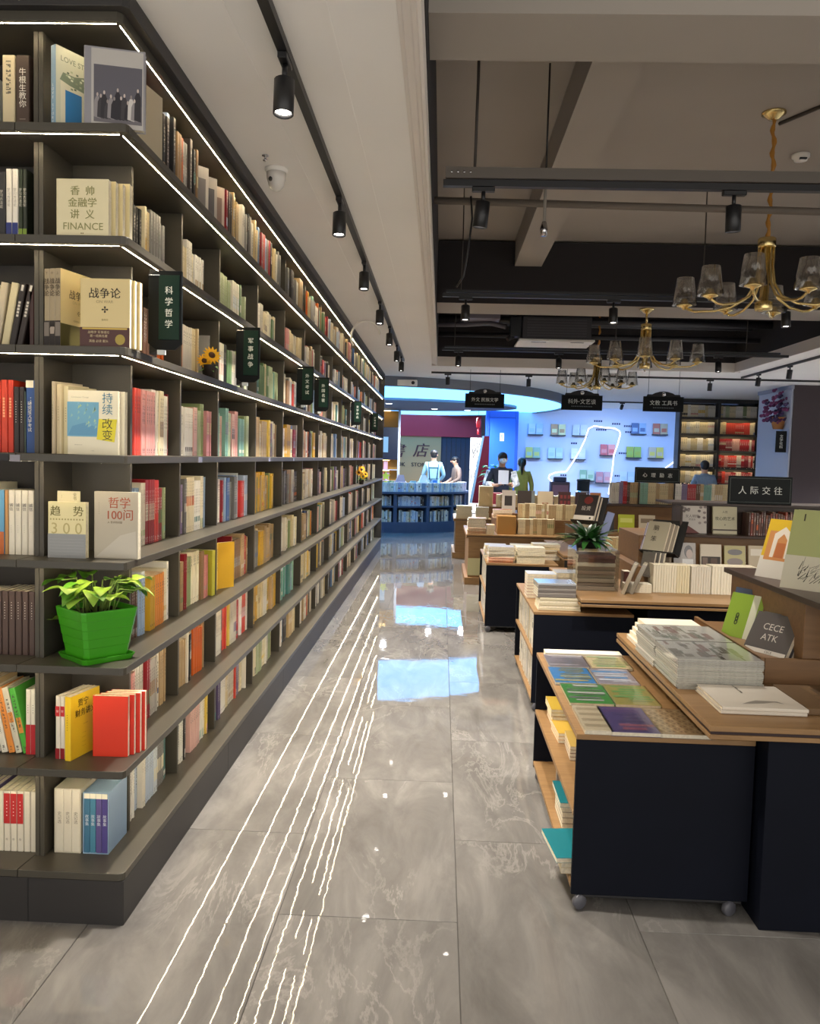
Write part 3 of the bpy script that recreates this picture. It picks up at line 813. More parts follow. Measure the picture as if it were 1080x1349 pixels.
patch(b, 'front', 0, 1, 0, .43, '#8f9192'); text(b, 'front', .2, .84, '趋', .030, '#6d6530', bold=.03); text(b, 'front', .8, .84, '势', .030, '#6d6530', bold=.03)
text(b, 'front', .5, .69, '▪▪▪▪▪▪▪▪▪▪▪▪', .005, '#a89c66', width=.11); text(b, 'front', .5, .53, '3 0 0', .028, '#b9ac74', width=.1)
for q in range(6): patch(b, 'front', .05, .95, .06+.055*q, .063+.055*q, '#a7a9a8', lift=.0007)
b2 = book('cream note card tilted behind the trend book, fourth shelf up', (-1.248, 2.672, z), (R(0), 0, R(-90)), .004, .216, .075, '#d9cfa8', cat='card', name='note_card', pages=False)
text(b2, 'front', .2, .92, '▪|▪', .005, '#7d744e'); text(b2, 'front', .78, .92, '全|书', .011, '#7d744e')
for k in range(1):
    b = face_out('grey-cream book of a hundred philosophy questions, facing out, fourth shelf up', -1.052, 2.665, z, .024, .218, .15, '#b6ae9c', R(-4))
    text(b, 'front', .58, .84, '哲学', .033, '#a8553c', bold=.02); text(b, 'front', .60, .66, '100问', .034, '#a8553c', width=.085, bold=.02); text(b, 'front', .48, .545, '人 哲学的问题', .007, '#5a4636', width=.05)
    patch(b, 'front', 0, 0, 0, 0, '#c2bcae', lift=.0006, poly=[(.05,.02),(.6,.35),(.95,.42),(.98,.02)]); text(b, 'front', .12, .75, '▪|▪|▪|▪|▪|▪', .006, '#8f8878')
# row 2: brown set
z = ZS[2]+G0
x = -1.43
for k in range(6):
    w_ = .0212
    b = book(f'dark brown volume, {ORD[k+1]} of a matching set of six left of the post', ((x+w_/2)*LB, 2.69, z), 0, w_-.0008, .214, .15, '#4d3b35', group='six matching brown volumes')
    text(b, 'spine', .5, .70, '▪|▪|▪|▪|▪|▪|▪', .0075, '#d9d2c4'); x += w_+.001
# row 1
z = ZS[1]+G0
for k, (x, c_, tl, n_) in enumerate([(-1.455, '#d9d4c6', -11, 'white'), (-1.430, '#d8d3c4', -11.5, 'white'), (-1.406, '#d9893a', -12, 'orange'), (-1.383, '#c9c4b0', -12.5, 'grey-white'), (-1.358, '#4fa83a', -13, 'bright green')]):
    b = book(f'{n_} book leaning left, {ORD[k+1]} of the slanted row, second shelf up', ((x+.03)*LB, 2.69, z+.004), (0, R(tl), 0), .021, .225, .15, c_, rnd=.1+.1*k, acc='#d98a3a', plain=False)
    if k == 4:
        for q in range(7): text(b, 'spine', .5, .9-.1*q, '▪▪▪', .006, '#1f5a1c')
for k in range(2):
    b = book(f'white book with a red foot, {["left", "right"][k]} of the pair at the post, second shelf up', ((-1.3215+.0165*k)*LB, 2.69, z), 0, .0155, .222, .15, '#e2dccd')
    patch(b, 'spine', 0, 1, 0, .46, '#b8242c', name='spine_print'); text(b, 'spine', .5, .7, '▪|▪|▪|▪', .007, '#6a6258')
for k in range(2):
    b = book(f'white book with red bands, {["left", "right"][k]} of the pair beside the yellow book', (-1.243+.0165*k, 2.66, z), R(-12), .0155, .212, .15, '#e2dccd')
    patch(b, 'spine', 0, 1, 0, .17, '#8f1a24', name='spine_print'); patch(b, 'spine', 0, 1, .68, .84, '#c02a30', name='spine_print'); text(b, 'spine', .5, .76, '财', .008, '#f0e8e0')
b = book('yellow accounting lecture book turned to show its cover, second shelf up', (-1.203, 2.645, z), R(-13), .022, .214, .155, '#e8c22a')
text(b, 'front', .42, .86, '贾宁', .024, '#3a2c10', bold=.04); text(b, 'front', .5, .70, '财务讲义', .024, '#3a2c10', bold=.04, width=.105); text(b, 'front', .5, .5, '▪▪▪▪▪▪▪▪▪▪', .004, '#6a5210')
for q in range(4): text(b, 'front', .45, .36-.07*q, '▪▪▪▪▪▪▪▪▪▪▪', .003, '#8d7018')
text(b, 'spine', .5, .6, '▪|▪|▪|▪|▪|▪|▪', .007, '#4a3a10')
for k in range(4):
    b = face_out(f'red hardback facing out, {["foremost", "second", "third", "hindmost"][k]} of four stepped copies, second shelf up', [-1.082, -1.069, -1.057, -1.048][k], 2.70+.022*k, z, .02, .206, .118, '#cf2f1c' if k else '#d6361c', R(3), group='four stepped red hardbacks')
# row 0: boxed sets
z = ZS[0]+G0
x = -1.425
for k in range(6):
    w_ = .0215 if k != 0 else .02
    n_ = ['white', 'white with a red title block', 'white with a red title block', 'white with a red title block', 'slim white', 'slim white'][k]
    b = book(f'{n_} book, {ORD[k+1]} of six left of the post, bottom shelf', ((x+w_/2)*LB, 2.69, z), 0, w_-.0008, .208, .15, '#d6cfbf')
    if 'red' in n_: patch(b, 'spine', 0, 1, .46, .96, '#b52a2c', name='spine_print'); text(b, 'spine', .5, .71, '▪|▪|▪|▪|▪', .010, '#efe6dc'); text(b, 'spine', .5, .2, '卷', .008, '#8d8474')
    x += w_+.0008
def box_set(label, x0, x1, y0, d, h, case, spines, titles, tcol, white_top=None):
    e = empty('boxed_book_set', ((x0+x1)/2, y0, z), 0, label, 'book set')
    w_ = x1-x0; t = .0025
    m = MB(); m.box(-w_/2, -w_/2+t, 0, d, 0, h); m.box(w_/2-t, w_/2, 0, d, 0, h); m.box(-w_/2+t, w_/2-t, 0, d, 0, t); m.box(-w_/2+t, w_/2-t, 0, d, h-t, h); m.box(-w_/2+t, w_/2-t, d-t, d, t, h-t)
    m.build('slipcase', mat('case_'+case, case, .4), e)
    n = len(spines); sw = (w_-2*t-.001)/n
    for i, c_ in enumerate(spines):
        xx = -w_/2+t+.0005+sw*i
        o = MB().cbox(xx, xx+sw-.0008, .001, d-.006, t+.0005, h-t-.001, .0015).build('volume', mat('vol_'+c_, c_, .45), e)
        O = Vector((xx+sw/2, .0002, h*.55))
        text_on(o, O, Vector((1, 0, 0)), Vector((0, 0, 1)), titles[i], min(.012, sw*.55), tcol)
        if white_top: MB().add([(xx, .0004, h*.90), (xx+sw-.0008, .0004, h*.90), (xx+sw-.0008, .0004, h-t-.001), (xx, .0004, h-t-.001)], [(0, 1, 2, 3)]).build('spine_print', mat('print_'+white_top, white_top, .5), o)
    return e
box_set('white three-volume boxed set beside the post on the bottom shelf', -1.270, -1.180, 2.695, .165, .222, '#cfc8b6', ['#d6cfbd', '#d2cbb9', '#d6cfbd'], ['史|记|选', '史|记|选', '史|记|选'], '#7d7566')
box_set('blue four-volume boxed set with white-topped spines at the bottom corner', -1.172, -1.085, 2.695, .165, .212, '#8ba6c4', ['#3f6f8c', '#48809a', '#5a4f86', '#4d4384'], ['故|事|集', '故|事|集', '故|事|集', '故|事|集'], '#cfd6e0', '#e2dcc8')

# face-out book lying open in the third shelf, third bay
e = face_out('tall yellow book facing the aisle on the third shelf up', -1.1, 4.18, ZS[2]+G0, .02, .235, .17, '#cfa126', R(60))
b = book('yellow-green book leaning beside the tall yellow one, third shelf up', (-1.085, 3.97, ZS[2]+G0), R(78), .03, .22, .15, '#b9b43a')
# album covers facing out along the top shelf
for k, (yy, c1, c2, n_) in enumerate([(3.72, '#c9c2b8', '#7d7876', 'grey photo album turned cover out on the top shelf, nearest of three'), (3.86, '#b7b0a6', '#5f5c5e', 'grey photo album turned cover out on the top shelf, middle of three'), (3.99, '#cbb9a8', '#8a7468', 'pale photo album turned cover out on the top shelf, farthest of three')]):
    b = book(n_, (-1.065, yy, ZS[7]+G0), R(90+52), .02, .25, .17, c1, hard=True, group='photo albums on the top shelf')
    patch(b, 'back', .1, .9, .12, .8, c2); patch(b, 'front', .1, .9, .12, .8, c2)
# ================================================================== CEILING FIXTURES
LAMPFACE = emit_mat('lamp_face', (1.0, .92, .82), 14.0)
def spot_lamp(label, loc, aim=(0, 0, -1), yaw=0.0, group='track spotlights', power=None, col=(1.0, .92, .82), hang=.0, cone=95):
    """loc: point on the underside of the track; body hangs below"""
    e = empty('track_spotlight', loc, yaw, label, 'spotlight', group)
    MB().cbox(-.055, .055, -.016, .016, -.022, -.0005, .003).build('adapter', BLACK, e)
    MB().tube([(0, 0, -.022), (0, 0, -.055-hang)], .010, 8).build('stem', BLACK, e)
    a = Vector(aim).normalized()
    q = Vector((0, 0, -1)).rotation_difference(a).to_matrix().to_4x4()
    piv = Matrix.Translation((0, 0, -.055-hang)) @ q
    m = MB(); n = 16
    m.lathe([(.0, .004), (.030, .004), (.036, 0), (.036, -.118), (.033, -.120), (.030, -.118), (.029, -.108)], n)
    m.f.pop(); m.m.pop(); m.s.pop()
    m.xf(piv); m.build('lamp_body', BLACK, e)
    m = MB().lathe([(.0, -.1075), (.0285, -.1075)], n); m.f = m.f[:n]; m.m = m.m[:n]; m.s = m.s[:n]
    m.xf(piv); m.build('lamp_lens', LAMPFACE, e)
    l = bpy.data.lights.new('spot_light', 'SPOT'); l.energy = SPOT_W if power is None else power; l.color = col
    l.spot_size = R(cone); l.spot_blend = .8; l.shadow_soft_size = .04
    lo = bpy.data.objects.new('spot_light', l); COL.objects.link(lo); lo.parent = e
    lo.matrix_local = piv @ Matrix.Translation((0, 0, -.125))
    return e

NEAR = ['nearest', 'second', 'third', 'fourth', 'fifth', 'sixth', 'farthest']
tr = MB().box(-.595, -.560, 1.2, 11.9, CZ-.032, CZ-.0005); tr.build('light_track', BLACK)
tag(bpy.data.objects['light_track'], 'black light track running along the ceiling above the aisle', 'track')
for i, y in enumerate((2.94, 4.50, 5.92, 7.42, 8.78, 10.22, 11.36)):
    spot_lamp(f'black cylinder spotlight, {NEAR[i]} on the track above the aisle', (-.5775, y, CZ-.0325), (-.12, 0.0, -1), R(90), 'spotlights above the aisle', hang=.02, power=210)
# faint plaster grooves either side of the track
for x in (-.72, -.40):
    o = MB().box(x-.006, x+.006, -1.5, 12.6, CZ-.003, CZ-.0003).build('trim', WHITE); o.name = 'trim_7' if x < -.5 else 'trim_8'
    o['kind'] = 'structure'; o['label'] = 'thin raised plaster bead on the white ceiling, ' + ('left' if x < -.5 else 'right') + ' of the track'; o['category'] = 'moulding'

# suspended cross tracks in the recess
ZT = 2.85
tracks = [(4.12, (.165, 1.36, 2.62), 'nearest'), (6.86, (.16, 1.35, 2.72, 3.75), 'second'), (10.2, (.17, 1.38, 3.28), 'third')]
for ti, (y, xs, nm) in enumerate(tracks):
    e = empty('hanging_light_track', (2.0, y, ZT), 0, f'black light track hung across the recess, {nm} from the viewer', 'track', 'tracks hung across the recess')
    MB().box(-2.03, 2.10, -.018, .018, 0, .03).build('rail', BLACK, e)
    if ti == 0:
        MB().box(-2.02, 2.15, -.03, .03, .034, .085).build('cable_tray', mat('tray_metal', '#5a534c', .6), e)
        for k in range(4): MB().lathe([(0, 0), (.006, 0), (.006, .004), (0, .004)], 8).xf(Matrix.Translation((-1.99+.03*k, -.031, .06)) @ Matrix.Rotation(R(90), 4, 'X')).build('bolt', CHROME, e)
    else:
        MB().box(-2.0, 2.0, -.02, .02, .034, .055).build('cable_tray', BLACK, e)
    for xr in (-1.88, .05, 1.6):
        MB().tube([(xr, 0, .055), (xr+.004, 0, .5), (xr, 0, SLAB-ZT-.01)], .008 if ti == 0 else .005, 6).build('hanger_rod', mat('rod_brown', '#3a332e', .6), e)
    for k, x in enumerate(xs):
        aim = (.0, -.12, -1) if ti else ((.05, .1, -1) if k else (-.1, .1, -1))
        spot_lamp(f'black cylinder spotlight, {ORD[k+1]} from the left on the {nm} hanging track', (x, y, ZT-.0005), aim, 0, 'spotlights on the hanging tracks', hang=.015)
# track on the white ceiling past the recess
tag(MB().box(-.2, 6.0, 13.46, 13.49, CZ-.03, CZ-.0005).build('light_track', BLACK), 'black light track on the white ceiling beyond the recess', 'track')
for k, x in enumerate((.066, 1.358, 2.8, 4.22)):
    spot_lamp(f'added unseen spotlight, {ORD[k+1]} from the left on the far ceiling track', (x, 13.475, CZ-.0305), (0, .1, -1), 0, 'spotlights on the far ceiling', power=330, col=(.88, .94, 1))
tag(MB().box(4.6, 4.63, 9.0, 13.2, CZ-.03, CZ-.0005).build('light_track', BLACK), 'black light track on the white ceiling right of the recess', 'track')
for k, (x, y) in enumerate(((4.615, 11.4), (4.615, 12.5))):
    spot_lamp(f'added unseen spotlight, {["nearer", "farther"][k]} one on the ceiling track right of the recess', (x, y, CZ-.0305), (0, .1, -1), R(90), 'spotlights right of the recess', power=90)

# pipe, sprinklers, ducts, air conditioner in the recess
PIPE = mat('painted_pipe', '#6b6259', .6)
tag(MB().tube([(TRX0+.01, 5.2, 3.11), (2.2, 5.2, 3.08), (TRX1-.01, 5.2, 3.06)], .022, 10).build('ceiling_pipe', PIPE), 'taupe pipe crossing the recess behind the nearest hanging track', 'pipe')
e = empty('sprinkler', (.55, 4.9, 3.13), 0, 'brass sprinkler head standing above the nearest hanging track', 'sprinkler')
MB().tube([(0, 0, -.22), (0, 0, .02)], .009, 8).build('drop_pipe', mat('grey_pipe', '#8c8780', .5), e)
MB().lathe([(0, .02), (.012, .02), (.012, .03), (.005, .032), (.005, .05), (.018, .052), (.018, .056), (0, .058)], 10).build('head', CHROME, e)
MB().lathe([(0, -.30), (.018, -.30), (.022, -.26), (.012, -.22), (0, -.22)], 10).build('bulb', CHROME, e)
tag(MB().tube([(.55, 4.9, SLAB-.01), (.55, 4.9, 3.2)], .006, 6).build('hanger_wire', BLACK), 'thin dark drop wire above the sprinkler head', 'wire')
tag(MB().tube([(.13, 5.17, 3.10), (.13, 5.05, 3.09), (.14, 5.0, 2.95), (.12, 5.02, 2.75), (.10, 5.03, 2.62), (.06, 5.04, 2.56)], .006, 6).build('dangling_cable', BLACK), 'loose black cable dangling under the nearest hanging track', 'cable')
e = empty('smoke_detector', (2.53, 6.27, SLAB), 0, 'round white smoke detector on the slab near the large chandelier', 'detector')
MB().lathe([(0, -.0005), (.062, -.0005), (.062, -.022), (.05, -.03), (.045, -.045), (0, -.05)], 20).build('body', WHITEP, e)
MB().box(-.025, .025, -.0515, -.030, -.046, -.036).build('vent', BLACK, e)
tag(MB().tube([(2.15, 5.70, SLAB-.012), (2.75, 4.6, SLAB-.012), (3.4, 3.52, SLAB-.012)], .012, 6).build('conduit', mat('dark_conduit', '#4a423b', .6)), 'dark conduit on the slab leading to the large chandelier', 'conduit')

for k, (zz, yy, rr) in enumerate(((3.36, 11.0, .05), (3.22, 11.4, .035), (3.45, 11.7, .06))):
    tag(MB().tube([(TRX0+.01, yy, zz), (TRX1-.01, yy, zz)], rr, 10).build('duct_pipe', mat('black_pipe', '#242226', .5)), ['dark pipe crossing the far dark recess, uppermost', 'thin dark pipe crossing the far dark recess, lowest', 'dark pipe crossing the far dark recess, rearmost'][k], 'pipe', 'pipes in the dark recess')
e = empty('duct', (.36, 10.75, 3.3), 0, 'grey metal duct pieces in the dark recess, left of the air conditioner', 'duct')
MB().cbox(-.12, .32, -.3, .2, -.02, .12, .01).build('duct_box', mat('duct_grey', '#77707a', .4), e)
MB().tube([(-.5, 0, -.06), (-.1, 0, -.05), (.2, -.1, -.04), (.4, -.2, -.1)], .03, 8).build('flex_pipe', mat('flex_grey', '#5c5860', .4), e)
e = empty('bracket_lamp', (.86, 10.35, 3.15), 0, 'dark bracketed floodlight in the recess beside the air conditioner', 'floodlight')
MB().cbox(-.07, .07, -.05, .05, -.10, .14, .008).build('housing', BLACK, e)
MB().tube([(-.02, 0, -.08), (-.10, -.04, -.14)], .03, 10).build('spot_head', BLACKM, e)
MB().tube([(0, 0, .14), (0, 0, SLAB-3.15-.03)], .01, 6).build('stem', BLACK, e)
e = empty('air_conditioner', (1.36, 10.62, 3.0), 0, 'ceiling cassette air conditioner with white panel and dark grille', 'air conditioner')
MB().cbox(-.46, .46, -.33, .33, -.0, .025, .004).build('panel', WHITEP, e)
MB().box(-.30, -.12, -.25, -.22, -.003, -.0002).build('slot', BLACK, e)
MB().box(.18, .34, -.25, -.22, -.003, -.0002).build('slot', BLACK, e)
MB().cbox(-.42, .42, -.30, .30, .026, .30, .01).build('housing', mat('ac_grey', '#3b383c', .5), e)
for k in range(7): MB().box(-.36, .36, -.304, -.3005, .06+.032*k, .078+.032*k).build('grille_slat', mat('ac_slat', '#4a464a', .5), e)

# small devices on the left ceiling
e = empty('dome_camera', (-.846, 4.14, CZ), 0, 'white dome security camera on the ceiling beside the bookcase', 'camera')
MB().lathe([(0, -.0005), (.055, -.0005), (.055, -.012), (.05, -.02), (0, -.02)], 20).build('base', WHITEP, e)
MB().lathe([(.048, -.0205), (.046, -.05), (.036, -.085), (.02, -.105), (0, -.11)], 20).build('dome', mat('frosted_dome', '#d8d4ce', .25), e)
MB().ball((-.02, -.035, -.06), .012, 8, 6).build('lens', BLACK, e)
e = empty('sprinkler', (-.863, 3.96, CZ), 0, 'tiny ceiling sprinkler just before the dome camera', 'sprinkler')
MB().lathe([(0, -.0005), (.016, -.0005), (.016, -.004), (.005, -.006), (.005, -.02), (.011, -.021), (.011, -.025), (0, -.026)], 10).build('head', CHROME, e)
e = empty('hanging_hoop', (-.74, 8.6, CZ), 0, 'white wire hoop ornament hung from the ceiling above the bookcase', 'ornament')
MB().tube([(-.07+.15*math.cos(a), 0, -.17+.16*math.sin(a)) for a in [R(t) for t in range(10, 215, 12)]], .011, 8).build('hoop', WHITEP, e)
for x in (-.16, -.10, -.04, .02):
    MB().tube([(x, 0, -.0005), (x, 0, -.08-.03*math.cos(x*9))], .0015, 4).build('string', WHITEP, e)
e = empty('ceiling_projector', (-.62, 14.45, CZ), 0, 'pale box projector fixed to the ceiling at the end of the aisle', 'projector')
MB().cbox(-.17, .17, -.12, .12, -.16, -.06, .01).build('body', WHITEP, e)
MB().tube([(0, 0, -.06), (0, 0, -.0005)], .02, 8).build('mount', WHITEP, e)
MB().lathe([(0, 0), (.03, 0), (.03, .012), (0, .012)], 12).xf(Matrix.Translation((.1, -.121, -.11)) @ Matrix.Rotation(R(90), 4, 'X')).build('lens', BLACK, e)

# ================================================================== CHANDELIERS
def chandelier(label, loc, top, R_=.50, arms=8, rot=0.0, cord=True):
    """loc: bottom centre of the hub; top: z of the ceiling fixing"""
    e = empty('chandelier', loc, rot, label, 'chandelier', 'brass chandeliers in the recess')
    H = top-loc[2]
    MB().lathe([(0, H-.0005), (.075, H-.0005), (.075, H-.012), (.055, H-.022), (.03, H-.045), (0, H-.05)], 20).build('canopy', GOLD, e)
    zc = .46
    if cord:
        m = MB(); n = int((H-.05-zc)/.02)
        pts = [(.006*math.sin(i*.9)+.012*math.sin(i/n*3.1), .006*math.cos(i*.9), zc+(H-.05-zc)*i/n) for i in range(n+1)]
        m.tube(pts, [.013+.004*math.sin(i*1.7) for i in range(n+1)], 8)
        m.build('cord_sleeve', mat('gold_fabric', '#b07a2c', .6), e)
    else:
        MB().tube([(0, 0, zc), (0, 0, H-.048)], .012, 8).build('rod', GOLD, e)
    MB().lathe([(0, .40), (.052, .40), (.056, .408), (.056, .455), (.050, .462), (0, .462)], 20).build('collar', GOLD, e)
    MB().lathe([(0, 0), (.05, 0), (.055, .006), (.055, .05), (.05, .056), (.028, .06), (.028, .40), (0, .40)], 18).build('hub', GOLD, e)
    for k in range(arms):
        a = 2*math.pi*k/arms+.2
        rr = R_*(1.0 if k % 2 else .80)
        pts = []
        # rises as stem beside the hub then sweeps out and slightly up
        for (r_, z_) in ((.045, .40), (.046, .28), (.06, .17), (.11, .085), (.20, .035), (.30, .018), (rr*.86, .022), (rr, .05)):
            pts.append((min(r_, rr)*math.cos(a), min(r_, rr)*math.sin(a), z_))
        arm = MB().tube(pts, .0085, 8).build('arm', GOLD, e)
        c = (rr*math.cos(a), rr*math.sin(a), .05)
        MB().lathe([(0, -.012), (.010, -.012), (.016, 0), (.05, .012), (.052, .018), (.03, .03), (.018, .06), (0, .062)], 14, c).build('cup', GOLD, arm)
        m = MB(); n = 28
        m.lathe([(.080, .018), (.078, .02), (.054, .20), (.056, .20), (.082, .02)], n, c, ribs=.05)
        m.f = [f for f in m.f if len(f) == 4]; m.m = m.m[:len(m.f)]; m.s = m.s[:len(m.f)]
        m.build('glass_shade', GLASS, arm)
    return e
chandelier('largest brass chandelier with ribbed glass shades, at the right edge', (2.055, 5.55, 2.55), SLAB, .50, 8, .1)
chandelier('second brass chandelier with glass shades, under the dark cross beam', (2.09, 8.86, 2.53), 3.149, .52, 8, .35, cord=False)
chandelier('farthest brass chandelier with glass shades, above the hanging signs', (2.10, 11.6, 2.545), SLAB-.02, .48, 8, .6)

# ================================================================== SIGNS ON THE BOOKCASE
GREENB = mat('sign_green', '#07281f', .5, spec=.2); SIGNB = mat('sign_black', '#0b0f12', .5, spec=.15); SIGNT = mat('sign_text', '#d9ded8', .5)
for k, (y, s_, n_) in enumerate([(2.76, '科|学|哲|学', 'nearest green blade sign on the bookcase, beside the cream war books'), (3.94, '军|事|战|争', 'second green blade sign on the bookcase, right of the sunflower'),
                               (5.60, '外|文|考|试', 'third green blade sign along the bookcase'), (6.36, '外|国|名|著', 'fourth green blade sign along the bookcase'), (8.95, '文|学|作|品', 'fifth green blade sign along the bookcase'), (11.3, '小|说|天|地', 'farthest green blade sign along the bookcase')]):
    e = empty('blade_sign', (-.982, y, 2.118), 0, n_, 'sign', 'green blade signs on the bookcase')
    # dark bracket box at the shelf, green board projecting into the aisle
    MB().prism([(.0, -.0), (.035, .012), (.112, .012), (.112, -.225), (.090, -.245), (.028, -.245), (.0, -.225)], 'y', -.006, .006).build('board', SIGNB, e, bevel=.001)
    MB().prism([(.0, .020), (.034, .014), (.034, -.24), (.02, -.25), (.0, -.258)], 'y', .007, .05).build('bracket', BLACKM, e)
    f = MB().cbox(.036, .105, -.0085, -.0062, -.212, -.002, .001).build('face', GREENB, e)
    text_on(f, Vector((.070, -.0092, -.106)), Vector((1, 0, 0)), Vector((0, 0, 1)), s_, .0235, SIGNT, name='lettering', bold=.02, pitch=.0365)
    MB().box(.004, .04, -.012, -.0065, -.0045, -.0015).build('clip', CHROME, e)
    MB().box(.030, .055, -.004, .012, -.2609, -.2455).build('price_clip', mat('pale_acrylic', '#c9d0d4', .2), e)

# ================================================================== PLANTS ON THE BOOKCASE
LEAF = mat('leaf_green', '#5f9a2c', .4, noise=.25, nscale=12); LEAF2 = mat('leaf_lime', '#9cc44a', .4, noise=.2, nscale=12); STEM = mat('stem_green', '#7d9a4a', .5)
def leaf_geo(mb, base, tip, width, droop, mat_=0, n=6):
    b, t = Vector(base), Vector(tip); ax = (t-b); L = ax.length; ax.normalize()
    side = ax.cross(Vector((0, 0, 1)));
    if side.length < .05: side = Vector((1, 0, 0))
    side.normalize(); up = side.cross(ax).normalized()
    v = []; f = []
    for i in range(n+1):
        s_ = i/n; w_ = width*math.sin(math.pi*min(1, s_*.92+.06))**.8*(1.15-.5*s_)
        if i == n: w_ = width*.02
        c = b+ax*(L*s_)+up*(droop*(s_-s_*s_)*4*.3)-Vector((0, 0, 1))*(droop*s_*s_)
        v += [c-side*w_+up*w_*.25, c, c+side*w_+up*w_*.25]
    for i in range(n):
        a = i*3
        f += [(a, a+3, a+4, a+1), (a+1, a+4, a+5, a+2)]
    mb.add(v, f, mat_, True)
pot = empty('potted_plant', (-1.128, 2.70, ZS[2]+.0005), R(-40), 'trailing green pothos in a bright green ridged pot on the corner shelf', 'potted plant')
POTG = mat('pot_green', '#3f9a1c', .35)
m = MB(); prev = None
rings = [(.080, .012), (.082, .02), (.086, .05), (.0875, .052), (.091, .08), (.0925, .082), (.096, .11), (.0975, .112), (.101, .14), (.1025, .142), (.106, .166), (.106, .172), (.098, .172), (.092, .15)]
def sq(r_, z_, c=.012): return [(-r_+c, -r_, z_), (r_-c, -r_, z_), (r_, -r_+c, z_), (r_, r_-c, z_), (r_-c, r_, z_), (-r_+c, r_, z_), (-r_, r_-c, z_), (-r_, -r_+c, z_)]
v = []; f = []
for i, (r_, z_) in enumerate(rings):
    v += sq(r_*.93, z_)
    if i: f += [((i-1)*8+k, (i-1)*8+(k+1) % 8, i*8+(k+1) % 8, i*8+k) for k in range(8)]
f.append(tuple(reversed(range(8)))); f.append(tuple((len(rings)-1)*8+k for k in range(8)))
MB().add(v, f).build('pot', POTG, pot)
v = sq(.086, .0)+sq(.094, .018)+sq(.089, .018)+sq(.083, .008); f = []
for i in range(3): f += [(i*8+k, i*8+(k+1) % 8, (i+1)*8+(k+1) % 8, (i+1)*8+k) for k in range(8)]
f.append(tuple(reversed(range(8)))); f.append(tuple(24+k for k in range(8)))
MB().add(v, f).build('saucer', POTG, pot)
MB().box(-.083, .083, -.083, .083, .14, .155).build('soil', mat('soil', '#2a1f17', .95, noise=.3, nscale=60), pot)
q = random.Random(3)
for k in range(38):
    a = q.uniform(0, 2*math.pi); r0 = q.uniform(.01, .065); r1 = q.uniform(.03, .125); zz = q.uniform(.195, .265)
    if k in (5, 11, 17): zz = .12; r1 = .125; a = R(95+k*7)
    b_ = (r0*math.cos(a), r0*math.sin(a), .15); t_ = (r1*math.cos(a), r1*math.sin(a), zz)
    mid = ((b_[0]+t_[0])/2, (b_[1]+t_[1])/2, max(zz, .19)+.004)
    st = MB().tube([b_, mid, t_], .0025, 5).build('stem', STEM, pot)
    lm = MB(); a2 = a+q.uniform(-.7, .7); L = q.uniform(.055, .085)
    leaf_geo(lm, t_, (t_[0]+L*math.cos(a2), t_[1]+L*math.sin(a2), zz+q.uniform(-.02, .012)), q.uniform(.026, .040), q.uniform(.012, .035))
    lm.build('leaf', q.choice([LEAF, LEAF, LEAF2]), st)
# long leaf stretching out to the left
lm = MB(); leaf_geo(lm, (-.14, .02, .215), (-.19, .05, .222), .016, .006); lm.build('leaf', LEAF2, pot)
MB().tube([(-.03, 0, .15), (-.10, .01, .205), (-.14, .02, .215)], .0025, 5).build('stem', STEM, pot)

def flower_pot(label, loc, rz, petals, big=True):
    e = empty('flower_pot', loc, rz, label, 'flower pot')
    MB().lathe([(0, 0), (.026, 0), (.034, .055), (.036, .06), (.031, .06), (.029, .05), (0, .05)], 14).build('pot', mat('dark_pot', '#2b2320', .5), e)
    yc = mat('petal_yellow', '#eab018', .5, noise=.15, nscale=40); bc_ = mat('flower_eye', '#4a2a12', .8)
    for (x, y, z, r_, tilt) in petals:
        st = MB().tube([(0, 0, .05), (x*.5, y*.5, z*.6+.02), (x, y, z)], .003, 5).build('stem', STEM, e)
        Mx = Matrix.Translation((x, y, z)) @ Matrix.Rotation(tilt, 4, 'Z') @ Matrix.Rotation(R(68), 4, 'X')
        m = MB()
        for ring, (n, rr, zz) in enumerate(((14, r_, 0), (12, r_*.78, .004))):
            for i in range(n):
                a = 2*math.pi*(i+.5*ring)/n
                leaf_geo(m, (r_*.25*math.cos(a), r_*.25*math.sin(a), zz), (rr*math.cos(a), rr*math.sin(a), zz+.006), r_*.16, .002, 0, 4)
        m.xf(Mx); fl = m.build('petals', yc, st)
        c = MB().lathe([(0, -.003), (r_*.34, -.002), (r_*.36, .006), (r_*.2, .012), (0, .014)], 14); c.xf(Mx); c.build('flower_eye', bc_, fl)
        lm = MB(); leaf_geo(lm, (x*.6, y*.6, z*.55), (x*.6+.04, y*.6-.02, z*.5), .014, .01); leaf_geo(lm, (x*.5, y*.5, z*.5), (x*.5-.03, y*.5-.03, z*.42), .014, .01); lm.build('leaf', LEAF, st)
    return e
flower_pot('small dark pot with two yellow sunflowers, on the sixth shelf between the signs', (-1.022, 3.63, ZS[5]+.0005), 0, [(.012, -.012, .10, .043, R(35)), (-.02, -.012, .075, .034, R(25))])
flower_pot('small pot of yellow flowers at the far end of the fourth shelf', (-1.01, 10.6, ZS[3]+.0005), 0, [(.0, -.02, .19, .055, R(30)), (-.03, -.02, .15, .05, R(10)), (.05, -.02, .13, .045, R(50)), (.02, .0, .10, .045, R(20))])
